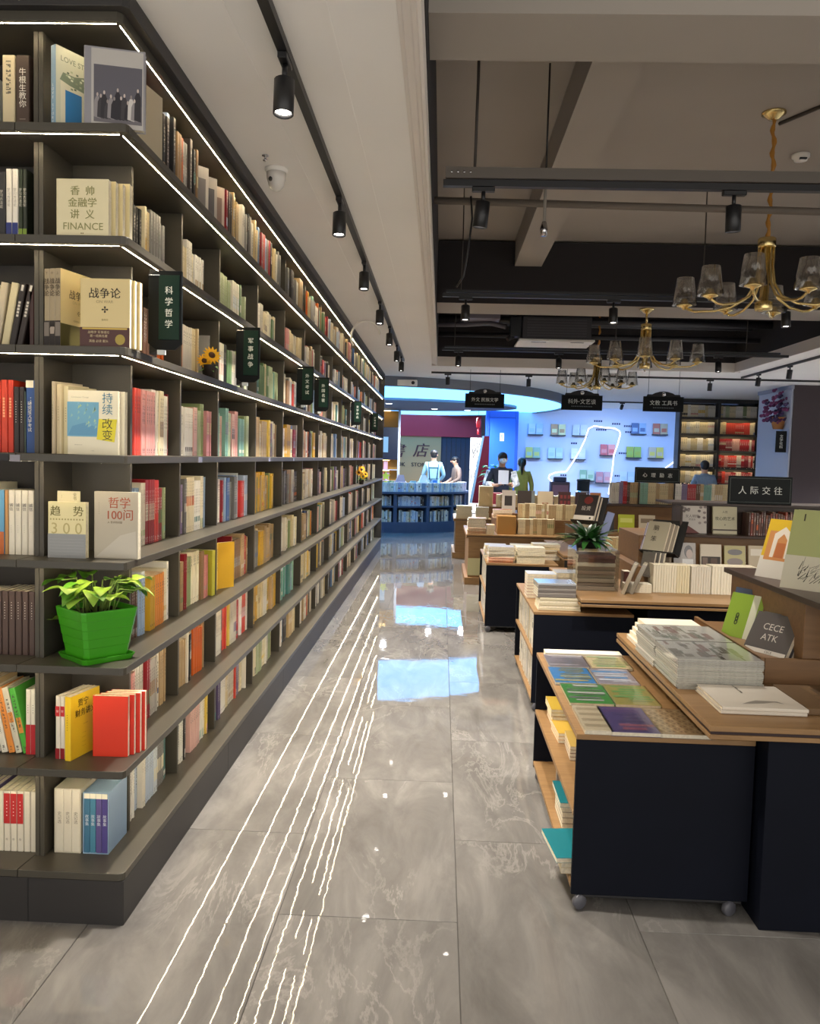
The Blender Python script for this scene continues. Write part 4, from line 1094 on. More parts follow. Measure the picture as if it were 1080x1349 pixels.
# ================================================================== TABLES OF BOOKS ON THE RIGHT
def lying(label, cx, cy, z, w_, h, d, ang, col, **kw):
    """flat book; h along X and spine towards -Y when ang = 0"""
    Mx = Matrix.Translation((cx, cy, z)) @ Matrix.Rotation(ang, 4, 'Z') @ Matrix.Translation((h/2, -d/2, w_/2)) @ Matrix.Rotation(-HALF_PI, 4, 'Y')
    return book(label, Mx.to_translation(), tuple(Mx.to_euler('XYZ')), w_, h, d, col, **kw)
def lying_mass(ms, cx, cy, z, w_, h, d, ang, col, acc=None, rnd=.2):
    Mx = Matrix.Translation((cx, cy, z)) @ Matrix.Rotation(ang, 4, 'Z') @ Matrix.Translation((h/2, -d/2, w_/2)) @ Matrix.Rotation(-HALF_PI, 4, 'Y')
    ms.add(Mx, w_, h, d, hexc(col), hexc(acc or col), rnd)
def leaning(label, cx, cy, z, w_, h, d, facing, lean, col, roll=0.0, **kw):
    """cover looks along `facing` (radians, 0 = towards -Y, + turns towards -X), leaning back by `lean`; (cx,cy,z) bottom middle of the cover"""
    Mx = Matrix.Translation((cx, cy, z)) @ Matrix.Rotation(-HALF_PI-facing, 4, 'Z') @ Matrix.Rotation(-lean, 4, 'Y') @ Matrix.Rotation(roll, 4, 'X') @ Matrix.Translation((-w_/2, -d/2, 0))
    return book(label, Mx.to_translation(), tuple(Mx.to_euler('XYZ')), w_, h, d, col, **kw)
def wrapped(o):
    """thin clear wrapper round a book"""
    w_, h, d = o['w_'], o['h_'], o['d_']
    MB().box(-w_/2-.0016, w_/2+.0016, -.0016, d+.0016, -.0005, h+.0016).build('plastic_wrap', FILM, o)

def cart(label, X0, X1, Y0, Y1, H, boards, legs=True):
    e = empty('book_cart', (X0, Y0, 0), 0, label, 'book cart', 'dark book carts at the ends of the tables')
    w_, l = X1-X0, Y1-Y0
    MB().cbox(0, w_, 0, .018, .052, H-.0185, .0015).build('side_panel', NAVY, e)
    MB().cbox(0, w_, l-.018, l, .052, H-.0185, .0015).build('side_panel', NAVY, e)
    MB().box(w_-.016, w_-.001, .0185, l-.0185, .05, H-.019).build('back_panel', NAVY, e)
    MB().cbox(-.002, w_, -.002, l, H-.018, H, .0015).build('top_board', WOOD, e)
    for z in boards: MB().cbox(-.001, w_-.017, .0185, l-.0185, z-.018, z, .0015).build('shelf_board', WOOD, e)
    MB().cbox(.02, w_-.02, .0, l, .044, .0515, .001).build('base_frame', BLACK, e)
    if legs:
        for (x, y) in ((.03, .03), (w_-.06, .03), (.03, l-.03), (w_-.06, l-.03)):
            c = MB().box(x-.012, x+.012, y-.014, y+.014, .036, .0435).build('caster', BLACKM, e)
            MB().lathe([(.0, -.009), (.008, -.009), (.012, -.006), (.016, -.006), (.019, -.010), (.024, -.010), (.026, -.006), (.026, .006), (.022, .010), (0, .010)], 18).xf(Matrix.Translation((x, y-.028, .0263)) @ Matrix.Rotation(R(25), 4, 'Z') @ Matrix.Rotation(R(90), 4, 'X')).build('wheel', mat('caster_wheel', '#55555c', .35), c)
    return e

# ---------------------------------------------------------------- first table
H1 = .615
cart('navy book cart on casters in front of the nearest table, topped with wrapped magazines', .49, 1.09, 2.80, 4.0, H1, (.085, .34))
def dtable(label, X0, X1, Y0, Y1, zt):
    e = empty('display_table', (X0, Y0, 0), 0, label, 'display table')
    w_, l = X1-X0, Y1-Y0
    MB().cbox(0, w_, 0, l, zt-.018, zt, .0015).build('tabletop', WOOD, e)
    MB().box(.004, w_-.004, .004, l-.004, zt-.028, zt-.0185).build('groove', mat('groove_brown', '#2a1512', .6), e)
    MB().cbox(0, w_, 0, l, zt-.044, zt-.0285, .0015).build('under_board', WOOD, e)
    return e
T1 = dtable('oak display table nearest the viewer with stepped tiers and magazine stacks', .885, 2.6, 2.65, 4.08, .708)
def tp(T, name, mb, m, bevel=0):
    mb.v = [(x-T.location.x, y-T.location.y, z) for x, y, z in mb.v]
    return mb.build(name, m, T, bevel=bevel)
tp(T1, 'base', MB().cbox(1.10, 2.5, 2.72, 4.05, 0, .663, .002), NAVY)
tp(T1, 'trough_fence', MB().cbox(1.245, 1.262, 3.20, 4.04, .7085, .81, .0015), WOODD)
tp(T1, 'trough_end', MB().cbox(1.263, 2.55, 3.20, 3.217, .7085, .808, .0015), WOODD)
tp(T1, 'trough_floor', MB().box(1.263, 1.409, 3.218, 4.03, .775, .79), WOODD)
tp(T1, 'riser', MB().cbox(1.41, 2.5, 3.218, 4.03, .7085, 1.026, .002), WOODD)
tp(T1, 'upper_shelf', MB().cbox(1.385, 2.52, 2.9, 4.07, 1.027, 1.05, .002), mat('dark_brown_board', '#3a2a22', .4))
tp(T1, 'upper_support', MB().cbox(1.55, 2.4, 3.0, 3.2, .81, 1.026, .002), WOODD)
PAGEG = mat('wrapped_pages', '#a9a59a', .6, noise=.2, nscale=80)
# magazines wrapped in film on the first cart
GM = 'wrapped magazines on the near cart'
zc = H1+.0006
mags = [
 (.565, 2.945, .10, .29, '#c9bda2', 'narrow cream magazine in clear wrap at the near corner of the cart'), (.69, 2.94, .17, .29, '#4a3f78', 'purple magazine in clear wrap at the near edge of the cart'),
 (.855, 2.938, .17, .29, '#a58c68', 'tan wrapped magazine printed with rows of small figures, near edge of the cart'),
 (.60, 3.265, .17, .27, '#3f8a3c', 'bright green wrapped magazine in the middle of the cart'), (.775, 3.265, .17, .27, '#98904a', 'olive wrapped magazine beside the green one'),
 (.585, 3.545, .17, .25, '#2f7fc0', 'bright blue wrapped magazine on the far half of the cart'), (.765, 3.545, .17, .25, '#8d8790', 'silver-grey wrapped magazine beside the blue one'),
 (.60, 3.80, .18, .22, '#77707a', 'grey wrapped magazine at the far end of the cart'), (.79, 3.80, .18, .22, '#c9b890', 'cream wrapped magazine at the far end of the cart'),
]
for k, (cx, cy, ww, ll, c_, lb) in enumerate(mags):
    b = lying(lb, cx, cy, zc, .012 if k > 2 else .014, ll, ww, HALF_PI*-1 if False else R(90), c_, cat='magazine', name='magazine', group=GM)
    wrapped(b)
    q = random.Random(k+60)
    if k == 2:
        for r_ in range(9):
            for cc in range(12): patch(b, 'front', .06+.078*cc, .06+.078*cc+.045, .08+.1*r_, .08+.1*r_+.045, '#6b5334' if (r_+cc) % 3 else '#c9b48c', lift=.0006)
    elif k == 0:
        for r_ in range(4): patch(b, 'front', .1, .9, .1+.22*r_, .2+.22*r_, '#a89a80', lift=.0006)
    else:
        for t in range(7):
            u0, v0 = q.uniform(.02, .25), .04+.13*t; patch(b, 'front', u0, q.uniform(.6, .98), v0, v0+q.uniform(.03, .09), q.choice([['#5f9a52', '#2f6e34'], ['#b0a860', '#7d763a'], ['#4f98d0', '#c9d0dc'], ['#6f6a72', '#b6b0b4']][k % 4]) if k > 2 else q.choice(['#3a3068', '#6a4a7a', '#8a4a66']), lift=.0006+.0001*t)
tag(lying('white magazine on edge at the back of the near cart top', .70, 3.955, zc, .02, .36, .07, 0, '#e2dccd', cat='magazine', name='magazine'), group=GM)
# books inside the first cart
GCB = 'books lying inside the near cart'
zs_ = .34+.0006
for k in range(2): wb = lying(f'yellow-covered book, {["lower", "upper"][k]} of two at the far end of the cart shelf', .60, 3.79, zs_+.06+.016*k, .015, .21, .15, R(90), '#d9b84a' if k else '#e0cf92', group=GCB)
for k in range(3): lying(f'tan book, {["lowest", "middle", "top"][k]} of three under the yellow books in the cart', .61, 3.79, zs_+.0195*k, .019, .21, .15, R(90), '#b98a4a', group=GCB)
for k in range(4): lying(f'brown-red book, {["lowest", "second", "third", "top"][k]} of four on the cart shelf near the front', .63, 3.40, zs_+.0145*k, .014, .2, .15, R(88), ['#7a4a34', '#6b4030', '#7d4f38', '#c9a85a'][k], group=GCB)
for k in range(3): lying(f'orange-tan book, {["lowest", "middle", "top"][k]} of three in the middle of the cart shelf', .60, 3.60, zs_+.0145*k, .014, .19, .14, R(92), ['#c98a3a', '#d9a85a', '#e0b84a'][k], group=GCB)
zb_ = .085+.0006
lying('teal book lying nearest on the bottom board of the cart, overhanging the edge', .515, 2.985, zb_+.045, .018, .235, .165, R(96), '#12727c', group=GCB)
for k in range(2): lying(f'cream book, {["lower", "upper"][k]} of two under the nearest teal book', .545, 2.985, zb_+.0222*k, .022, .22, .16, R(90), '#cdbb8c', group=GCB)
lying('teal book on a pile farther back on the bottom board of the cart', .59, 3.34, zb_+.0925, .018, .23, .165, R(90), '#14707a', group=GCB)
for k in range(4): lying(f'grey-brown book, {["lowest", "second", "third", "top"][k]} of four under the farther teal book', .60, 3.34, zb_+.023*k, .0225, .21, .16, R(90), ['#77685a', '#8f8070', '#6b5f54', '#a09080'][k], group=GCB)
b = book('grey book standing at the far end of the bottom board of the cart', (.56, 3.70, zb_), -HALF_PI, .02, .2, .15, '#8f8880', group=GCB)

# magazine stacks on the first table
zt = .708+.0006
for s_i, (cy, sd, lbn) in enumerate(((3.235, .325, 'near'), (3.57, .325, 'middle'))):
    n = 13
    for k in range(n):
        q = random.Random(s_i*100+k)
        b = lying(f'grey-green wrapped magazine, {ORD[n-k]} from the top of the {lbn} stack on the oak table', 1.055+q.uniform(-.005, .005), cy+q.uniform(-.004, .004), zt+.0087*k, .0083, .315, .315, R(180), ['#c4c3ba', '#b3b5aa', '#cfcbbf'][k % 3], group=f'{lbn} stack of wrapped magazines', cat='magazine', name='magazine', pagem=PAGEG)
        if k == n-1:
            for t in range(34):
                u0, v0 = q.uniform(.01, .8), q.uniform(.01, .78)
                patch(b, 'front', u0, min(.99, u0+q.uniform(.05, .4)), v0, min(.99, v0+q.uniform(.02, .12)), q.choice(['#8d9482', '#77806e', '#a8a498', '#9c7f74', '#b9b4a6', '#6d6a5e', '#8f8a7c']), lift=.0005+.00003*t, rough=.25)
        if k > n-4: wrapped(b)
for k in range(5): lying(f'white book, {ORD[5-k]} down in the small stack at the back of the oak table', 1.06+.006*k, 3.865, zt+.0195*k, .019, .3-.012*k, .21, R(180), '#e4ddcc', group='white stack at the back of the oak table')
b = lying('pale magazine with a coloured picture at the back right of the white stack', 1.18, 3.99, zt+.09, .012, .16, .12, R(170), '#c9bca2', cat='magazine', name='magazine'); b.location.z = zt+.006+.0
bb = lying('orange-edged picture book between the white stack and the trough', 1.225, 3.985, zt+.0135, .05, .05, .10, R(180), '#d98a34')
for k in range(2):
    b = lying(f'off-white art book, {["lower", "upper"][k]} of two lying at the front of the oak table', 1.105+.004*k, 2.925, zt+.0125*k, .012, .285, .285, R(0), '#d6cdbf', group='pair of off-white art books', hard=True)
    if k: text(b, 'front', .80, .55, '▪▬▪▪▬▪▪', .012, '#5f574e', width=.10); patch(b, 'front', 0, 0, 0, 0, '#8d857a', poly=[(.15,.72),(.2,.45),(.26,.3),(.2,.2),(.3,.25),(.32,.5),(.24,.62)])
b = lying('brown picture book with a landscape cover at the front right of the oak table', 1.405, 2.955, zt, .024, .30, .30, 0, '#6b5236', hard=True)
for t in range(12):
    q = random.Random(t); u0, v0 = q.uniform(.02, .6), q.uniform(.02, .6); patch(b, 'front', u0, u0+.35, v0, v0+.12, q.choice(['#7d6242', '#5a4630', '#8d7450']), lift=.0005+.00005*t)
# trough books leaning against the riser
b = leaning('lime green book with a chain emblem, tilted in the trough of the oak table', 1.315, 3.66, .7905, .012, .20, .17, R(56), R(22), '#86a832')
patch(b, 'front', .66, .86, 0, 1, '#d8dcc4')
for k in range(3): text(b, 'front', .34, .34+.075*k, '0', .030, '#1f2a14', lift=.0007+.0001*k, bold=.05)
b = leaning('charcoal softcover with white hand lettering, tilted in the trough', 1.315, 3.36, .7905, .02, .175, .205, R(60), R(30), '#4e4a4c')
text(b, 'front', .5, .66, 'CECE', .034, '#cfc9c4'); text(b, 'front', .5, .40, 'ATK', .034, '#cfc9c4'); patch(b, 'front', .05, .98, .0, .10, '#d9d4cc'); text(b, 'front', .6, .05, 'CECE', .012, '#2a2a2a', lift=.0011)
b = leaning('charcoal softcover directly behind the lettered one in the trough', 1.345, 3.372, .7905, .014, .172, .203, R(60), R(30), '#5a5557')
b = leaning('slate blue book partly hidden behind the lime green book', 1.365, 3.74, .7905, .012, .205, .17, R(60), R(14), '#3f4f70')
# books leaning on the upper shelf
z_ = 1.0505
b = leaning('yellow picture book with an orange archway, leaning on the upper shelf of the oak table', 1.47, 3.70, z_, .014, .27, .19, R(62), R(18), '#d9b428')
patch(b, 'front', .0, 1, .0, .36, '#d8d4cc'); patch(b, 'front', .1, .9, .3, .8, '#c98a54', lift=.0007); patch(b, 'front', 0, 0, 0, 0, '#e6ddd0', lift=.0009, poly=[(.25,.35),(.25,.75),(.5,.88),(.75,.75),(.75,.35),(.65,.35),(.63,.66),(.5,.76),(.37,.66),(.35,.35)])
patch(b, 'front', .38, .62, .35, .6, '#b86a3c', lift=.0010)
for k in range(3):
    b = leaning(f'grey-brown softcover, {["first", "second", "third"][k]} behind the yellow archway book', 1.497+.026*k, 3.685-.004*k, z_, .015, .255-.008*k, .18, R(62), R(18), ['#a8927c', '#8f8274', '#b5ab98'][k])
for k in range(2):
    b = leaning(['pale green album with a black ink branch drawing on the upper shelf', 'pale green album directly behind the ink drawing one'][k], 1.50+.022*k, 3.33+.012*k, z_, .02, .33, .30, R(48), R(16), '#a9b077' if k == 0 else '#bfc29a')
    if k == 0:
        patch(b, 'front', 0, 1, 0, .42, '#cfcbb8'); q = random.Random(9)
        for t in range(30):
            u0, v0 = q.uniform(.2, .5), q.uniform(.08, .3); a = q.uniform(.3, 1.4); L = q.uniform(.05, .18); w0 = q.uniform(.003, .009)
            patch(b, 'front', 0, 0, 0, 0, '#2a2520', lift=.0006+.00002*t, poly=[(u0, v0), (u0+L*math.cos(a), v0+L*math.sin(a)), (u0+L*math.cos(a)+w0, v0+L*math.sin(a)), (u0+w0*2, v0)])
        patch(b, 'front', .16, .18, .86, .95, '#3a3a2a', lift=.0006)

# ---------------------------------------------------------------- second table
cart('navy book cart before the second table, holding two rows of white books', .595, 1.20, 5.07, 6.25, .62, (.075, .35))
q = random.Random(21)
for lv, zb2 in ((0, .0756), (1, .3506)):
    y = 5.10; i = 0
    while y < 6.18 and i < 24:
        w_ = q.choice([.03, .04, .05, .06]); 
        if y+w_ > 6.22: break
        i += 1
        c_ = q.choice(['#d8d2c4', '#cfc8b8', '#e0dbd0', '#c4bca8', '#b9b5ae', '#d9d2bf'])
        if lv == 0 and i == 6: c_ = '#2a2a2c'
        if lv == 1 and i == 9: c_ = '#b9a878'
        book(f'pale {["", "thick "][w_ > .045]}volume, {ORD[i]} from the front on the {["lower", "upper"][lv]} board of the second cart', (.612+q.uniform(0, .012), y+w_/2, zb2), -HALF_PI, w_-.001, q.uniform(.215, .235), .16, c_, '#8a8478', q.random(), plain=False, group=f'{["lower", "upper"][lv]} row of the second cart')
        y += w_+.001
T2 = dtable('oak display table second from the viewer with white paperbacks and stepped covers', .865, 3.0, 5.0, 6.5, .715)
tp(T2, 'base', MB().cbox(1.3, 2.9, 5.15, 6.4, 0, .67, .002), NAVY)
tp(T2, 'riser', MB().cbox(1.30, 2.95, 5.535, 6.40, .7155, .862, .002), WOODD)
tp(T2, 'riser', MB().cbox(1.36, 2.95, 5.70, 6.35, .8625, 1.055, .002), WOODD)
BROWNB = mat('dark_brown_board', '#3a2a22', .4)
tp(T2, 'tray', MB().cbox(1.62, 2.95, 5.655, 6.2, 1.0555, 1.072, .002), BROWNB)
tp(T2, 'tray_back', MB().cbox(1.62, 2.95, 5.86, 5.875, 1.0725, 1.264, .001), BROWNB)
tp(T2, 'tray_end', MB().cbox(1.62, 1.635, 5.66, 5.859, 1.0725, 1.264, .001), BROWNB)
tp(T2, 'top_board', MB().cbox(1.60, 2.97, 5.80, 6.25, 1.2645, 1.281, .002), BROWNB)
# white spines on the table
x = 1.385; k = 0; q = random.Random(4)
while x < 2.02:
    w_ = .0165 if k < 14 else (.0155 if k < 22 else .0185)
    if k in (14, 22): x += .006
    k += 1
    h = .180 if k < 15 else (.176 if k < 23 else .182)
    book(f'cream paperback, {ORD[k]} from the left in the spine row on the second table', (x+w_/2, 5.38-.008*(k > 14)+q.uniform(-.0015, .0015), .7156), 0, w_-.0008, h, .13, ['#e3dcc6', '#ded4b4', '#d9d3c4', '#e6e0cd'][0 if k < 10 else (1 if k < 15 else (2 if k < 23 else 3))], '#b9a878', .03, group='cream paperbacks in a row on the second table', cat='paperback', name='paperback')
    x += w_+.0002
for k in range(4): lying(f'white book, {["lowest", "second", "third", "top"][k]} of four flat left of the cream spine row', 1.285, 5.40, .7156+.0135*k, .013, .17, .12, R(180), '#ddd4c0', group='flat white books on the second table')
b = book('maroon book standing left of the cream spine row', (1.235, 5.44, .7156), 0, .045, .12, .1, '#4a2622')
# second tier: covers leaning on the riser
zz = .8632
for k, (cx, dd, hh, c_, lb) in enumerate([(1.50, .135, .15, '#bfae93', 'cream pictured book on the middle tier of the second table, leftmost'), (1.655, .145, .155, '#9a9086', 'grey book with a baby face on the middle tier of the second table'), (1.83, .14, .15, '#c9bfae', 'white-topped book with dark picture on the middle tier of the second table'), (1.99, .14, .145, '#a89a3a', 'olive yellow book with a bowl on the middle tier of the second table'), (2.15, .14, .15, '#b7aa92', 'tan book at the right of the middle tier, second table'), (2.32, .14, .15, '#8f8a80', 'grey-brown book at the far right of the middle tier, second table')]):
    b = leaning(lb, cx, 5.632, zz, .02, hh, dd, R(0), R(10), c_)
    if k == 0: patch(b, 'front', .1, .9, .1, .4, '#a8916e'); patch(b, 'front', .12, .8, .2, .55, '#8d7a60', lift=.0007, poly=[(.1,.1),(.5,.18),(.9,.1),(.85,.5),(.6,.42),(.4,.6),(.15,.4)])
    if k == 1: patch(b, 'front', 0, 0, 0, 0, '#3a2e2a', poly=[(.68+.2*math.cos(t*.4), .62+.28*math.sin(t*.4)) for t in range(16)]); patch(b, 'front', 0, 0, 0, 0, '#b0988a', lift=.0007, poly=[(.72+.15*math.cos(t*.4), .52+.2*math.sin(t*.4)) for t in range(16)]); patch(b, 'front', .4, .9, .08, .3, '#d8d6d2', lift=.0009); wrapped(b)
    if k == 2: patch(b, 'front', .05, .95, .05, .45, '#3a322e'); patch(b, 'front', .1, .35, .08, .4, '#77655a', lift=.0007); patch(b, 'front', .5, .8, .08, .38, '#5a4a40', lift=.0007)
    if k == 3: patch(b, 'front', 0, 0, 0, 0, '#3a2c22', poly=[(.5+.35*math.cos(t*.4), .7+.14*math.sin(t*.4)) for t in range(16)]); patch(b, 'front', 0, 0, 0, 0, '#6b4f38', lift=.0007, poly=[(.5+.38*math.cos(t*.4), .25+.18*math.sin(t*.4)) for t in range(16)]); wrapped(b)
    if k > 3: patch(b, 'front', .1, .9, .55, .85, '#d6d0c2')
# upper tray: covers and spines
zz = 1.0728
b = leaning('floral white book with a red corner on the upper tray of the second table', 1.755, 5.79, zz, .02, .19, .17, 0, R(8), '#d2cac0')
patch(b, 'front', 0, 0, 0, 0, '#6b2a22', poly=[(0,0),(.72,0),(0,.42)])
q = random.Random(31)
for t in range(16):
    a = q.uniform(0, 6.28); cx_, cy_ = (q.uniform(.0, .3), q.uniform(.75, .97)) if t % 2 else (q.uniform(.66, .95), q.uniform(.35, .97))
    patch(b, 'front', 0, 0, 0, 0, q.choice(['#8d807c', '#a59690', '#6f6460']), lift=.0006+.00002*t, poly=[(cx_+.07*math.cos(a+j), cy_+.05*math.sin(a+j)) for j in range(6)])
text(b, 'front', .42, .62, '女人明理', .017, '#5a4a44', width=.09); text(b, 'front', .42, .5, '的活法', .013, '#5a4a44')
b = leaning('cream book titled with art lettering on the upper tray of the second table', 1.965, 5.79, zz, .02, .19, .165, 0, R(8), '#cfc8a8')
text(b, 'front', .5, .80, '人性', .016, '#2e2a22'); text(b, 'front', .5, .56, '攻心的艺术', .022, '#2e2a22', width=.135, bold=.02); text(b, 'front', .5, .33, '●', .010, '#77705a'); patch(b, 'front', 0, 1, .12, .17, '#4a3a34')
x = 2.09; k = 0; q = random.Random(8)
while x < 2.72:
    w_ = q.uniform(.013, .019); k += 1
    c_ = q.choice(['#7a3a2c', '#5a3a34', '#8a5a44', '#4a3430', '#6a4a40', '#93402c'])
    book(f'dark reddish book, {ORD[k]} from the left in the upper tray of the second table', (x+w_/2, 5.70, zz), 0, w_-.0008, .155 if k < 5 else q.uniform(.14, .17), .13, c_, '#c9602c' if k < 6 else '#a03a30', q.random(), plain=False, group='dark spines in the upper tray', cat='paperback', name='paperback')
    x += w_+.0003
# tilted bracket with copies at the left end of the second table
e = empty('tilted_book_rest', (1.47, 5.62, .97), 0, 'black tilted rest at the left end of the second table', 'book rest')
Mb = Matrix.Rotation(R(-42), 4, 'Z') @ Matrix.Rotation(R(-26), 4, 'X')
MB().box(-.12, .135, .048, .056, -.02, .235).xf(Mb).build('back_plate', BLACKM, e)
MB().box(-.12, .135, -.03, .047, -.03, -.022).xf(Mb).build('lip', BLACKM, e)
MB().tube([(.0, .075, -.105), (.0, .075, .03)], .014, 8).build('support', BLACKM, e)
for k in range(3):
    Mx = Matrix.Translation((1.47, 5.62, .97)) @ Mb @ Matrix.Translation((-.02+.018*k, -.022+.0225*k, -.0215)) @ Matrix.Rotation(-HALF_PI, 4, 'Z') @ Matrix.Translation((0, -.08, 0))
    b = book(f'grey-cream brain book on the black tilted rest, {["foremost", "middle", "hindmost"][k]} copy', Mx.to_translation(), tuple(Mx.to_euler('XYZ')), .02, .21, .155, '#a8a18c' if k == 0 else '#93897a', group='brain books on the tilted rest')
    if k == 0: text(b, 'front', .42, .78, '脑', .036, '#2e2b26', bold=.03); text(b, 'front', .42, .40, '笨', .036, '#2e2b26', bold=.03); text(b, 'front', .42, .6, '不', .012, '#5a544a')
Mx = Matrix.Translation((1.47, 5.62, .97)) @ Mb @ Matrix.Translation((-.115, -.025, -.0215)) @ Matrix.Rotation(R(-30), 4, 'Z')
b = book('slim white and purple book slanting at the left of the tilted rest', Mx.to_translation(), tuple(Mx.to_euler('XYZ')), .014, .2, .06, '#cfcad6'); patch(b, 'spine', .5, 1, 0, 1, '#4a3f70', name='spine_print')

# stacks on the second cart
z2 = .6206
for k in range(5): lying(f'cream book, {ORD[5-k]} from the top of the lower stack on the second cart', .755, 5.22, z2+.0155*k, .0148, .26-.004*k, .2, R(180) if k % 2 else 0, '#d8cda6' if k % 2 else '#cfc4a8', group='lower stack on the second cart')
for k in range(6):
    b = lying(f'silver-wrapped book, {ORD[6-k]} from the top of the upper stack on the second cart', .735, 5.23, z2+.0785+.0148*k, .0142, .235, .19, R(2), ['#77706c', '#8d8680', '#6b6460', '#98928c', '#8a847e', '#b3b6bc'][k], group='upper stack on the second cart')
    if k > 3: wrapped(b)
for k in range(8):
    lying(f'{"red" if k < 5 else "grey"} book, {ORD[8-k]} from the top of the rear stack on the second cart', .70, 5.66, z2+.0205*k, .0198, .17, .2, R(90), '#8f1f24' if k < 5 else '#b9bcc4', group='rear stack on the second cart')
for k in range(5): lying(f'grey-tan wrapped book, {ORD[5-k]} from the top of the stack behind the silver one', .855, 5.70, z2+.0345*k, .034, .12, .2, R(180), ['#8a7d6a', '#9c8f7a', '#857a6c', '#a39a8c', '#9a9a98'][k], group='tan stack on the second cart')
# acrylic case with books and a leafy plant on top, at the corner of the second table
e = empty('acrylic_case', (1.02, 5.52, .7155), 0, 'clear acrylic case of books at the corner of the second table', 'acrylic case')
for (x0, x1, y0, y1, z0, z1) in ((-.14, -.136, -.17, .17, 0, .255), (.136, .14, -.17, .17, 0, .255), (-.136, .136, -.17, -.166, 0, .255), (-.136, .136, .166, .17, 0, .255), (-.14, .14, -.17, .17, .2555, .2605)):
    MB().box(x0, x1, y0, y1, z0, z1).build('wall' if z1 < .2551 else 'lid', ACRYL, e)
for k in range(9): lying(f'brown-grey book, {ORD[9-k]} from the top inside the acrylic case', 1.02, 5.47+.02*(k % 2), .716+.0255*k, .025, .24, .2, R(0), ['#8d7d6a', '#77685a', '#9a8a74', '#a39680', '#85705c', '#94836e', '#a89c86', '#6b4a3e', '#5a3a34'][k], group='books in the acrylic case', rnd=0)
pl = empty('leafy_plant', (.985, 5.52, .9765), 0, 'dark green leafy potted plant standing on the acrylic case', 'potted plant')
MB().lathe([(0, 0), (.07, 0), (.085, .05), (.088, .055), (.078, .055), (.07, .03), (0, .03)], 18).build('pot', BLACKM, pl)
DG = mat('dark_leaf', '#1f4a22', .4, noise=.3, nscale=10); DG2 = mat('mid_leaf', '#37702f', .4, noise=.3, nscale=10)
q = random.Random(17)
for k in range(95):
    a = q.uniform(0, 6.283); el = q.uniform(-.15, 1.2); L = q.uniform(.13, .25)
    b0 = (.03*math.cos(a), .03*math.sin(a), .045)
    t0_ = (b0[0]+L*math.cos(el)*math.cos(a), b0[1]+L*math.cos(el)*math.sin(a), .05+L*math.sin(el)*.75)
    lm = MB(); leaf_geo(lm, b0, t0_, q.uniform(.015, .024), .035, 0, 7); lm.build('leaf', q.choice([DG, DG, DG2]), pl)
tag(leaning('blue and white booklet stuck upright behind the leafy plant', 1.09, 5.66, .9765, .006, .24, .05, R(10), R(6), '#8f9ac8', roll=R(-16)), None)
for k, (x, ln, c_) in enumerate(((1.165, 20, '#b3a68e'), (1.225, 22, '#a39a88'))):
    b = book(f'clear-wrapped pale book leaning right beside the acrylic case, {["left", "right"][k]} one', (x, 5.25+.03*k, .7165), (0, R(ln), R(-18)), .024, .205, .14, c_); wrapped(b)
for k in range(3):
    b = leaning(f'grey wrapped book, {ORD[k+1]} of three slanting before the lower riser of the second table', 1.36+.03*k, 5.50-.0*k, .80, .012, .165, .11, R(58), R(12), ['#857f78', '#77726c', '#a09a92'][k], group='grey wrapped books before the riser'); wrapped(b)
e = MB().box(1.32, 1.50, 5.395+.12, 5.53, .7155, .80); e.build('low_plinth', WOODD); tag(bpy.data.objects['low_plinth'], 'small wooden block under the slanting grey wrapped books', 'block')

def sign_board(label, cx, y, z0, z1, x0, x1, s_, frame=True):
    e = empty('table_sign', (cx, y, z0), 0, label, 'sign', 'dark topic signs standing on the tables')
    w_ = x1-x0; h = z1-z0
    MB().cbox(-w_/2, w_/2, 0, .012, 0, h, .002).build('panel', mat('sign_dark', '#0e1414', .45, spec=.2), e)
    MB().box(-w_/2+.012, w_/2-.012, -.0012, -.0002, .014, .0155).build('border', mat('sign_line', '#6f7a74', .4), e)
    MB().box(-w_/2+.012, w_/2-.012, -.0012, -.0002, h-.0155, h-.014).build('border', mat('sign_line', '#6f7a74', .4), e)
    for s in (-1, 1): MB().box(s*(w_/2-.013)-.0008, s*(w_/2-.013)+.0008, -.0012, -.0002, .016, h-.016).build('border', mat('sign_line', '#6f7a74', .4), e)
    n = len(s_)
    for i, ch in enumerate(s_):
        text_on(e, Vector(((i-(n-1)/2)*w_*.185, -.0018, h*.5)), Vector((1, 0, 0)), Vector((0, 0, 1)), ch, h*.26, SIGNT, name='letter', bold=.02)
    return e
sign_board('dark sign with four white characters standing on top of the second table', 2.20, 5.82, 1.2815, 1.475, 1.985, 2.42, '人际交往')

# ---------------------------------------------------------------- farther tables
far = Mass()
def spine_row(ms, x0, x1, y, z, h, seq, seed, thick=(.012, .02), d=.13):
    r_ = random.Random(seed); x = x0; i = 0
    while x < x1:
        kind = seq[i % len(seq)]; i += 1
        col = hexc(r_.choice(PAL[kind])); acc = hexc(r_.choice(PAL[r_.choice(MIXP)])); rnd = r_.random(); hh = h*r_.uniform(.94, 1.03); w_ = r_.uniform(*thick)
        for _ in range(r_.choice([2, 3, 4, 5])):
            if x+w_ > x1: return
            ms.add(Matrix.Translation((x+w_/2, y+r_.uniform(0, .004), z)), w_-.0006, hh, d, col, acc, rnd); x += w_+.0003
def pile(ms, cx, cy, z, n, t, h, d, cols, seed, ang=math.pi):
    r_ = random.Random(seed)
    for k in range(n):
        lying_mass(ms, cx+r_.uniform(-.006, .006), cy+r_.uniform(-.006, .006), z+t*k, t-.0006, h, d, ang+r_.uniform(-.03, .03), cols[k % len(cols)])
    return z+t*n
cart('navy book cart in front of the third table with stacked books on top', .43, 1.07, 7.41, 8.6, .62, (.075, .35))
r_ = random.Random(5)
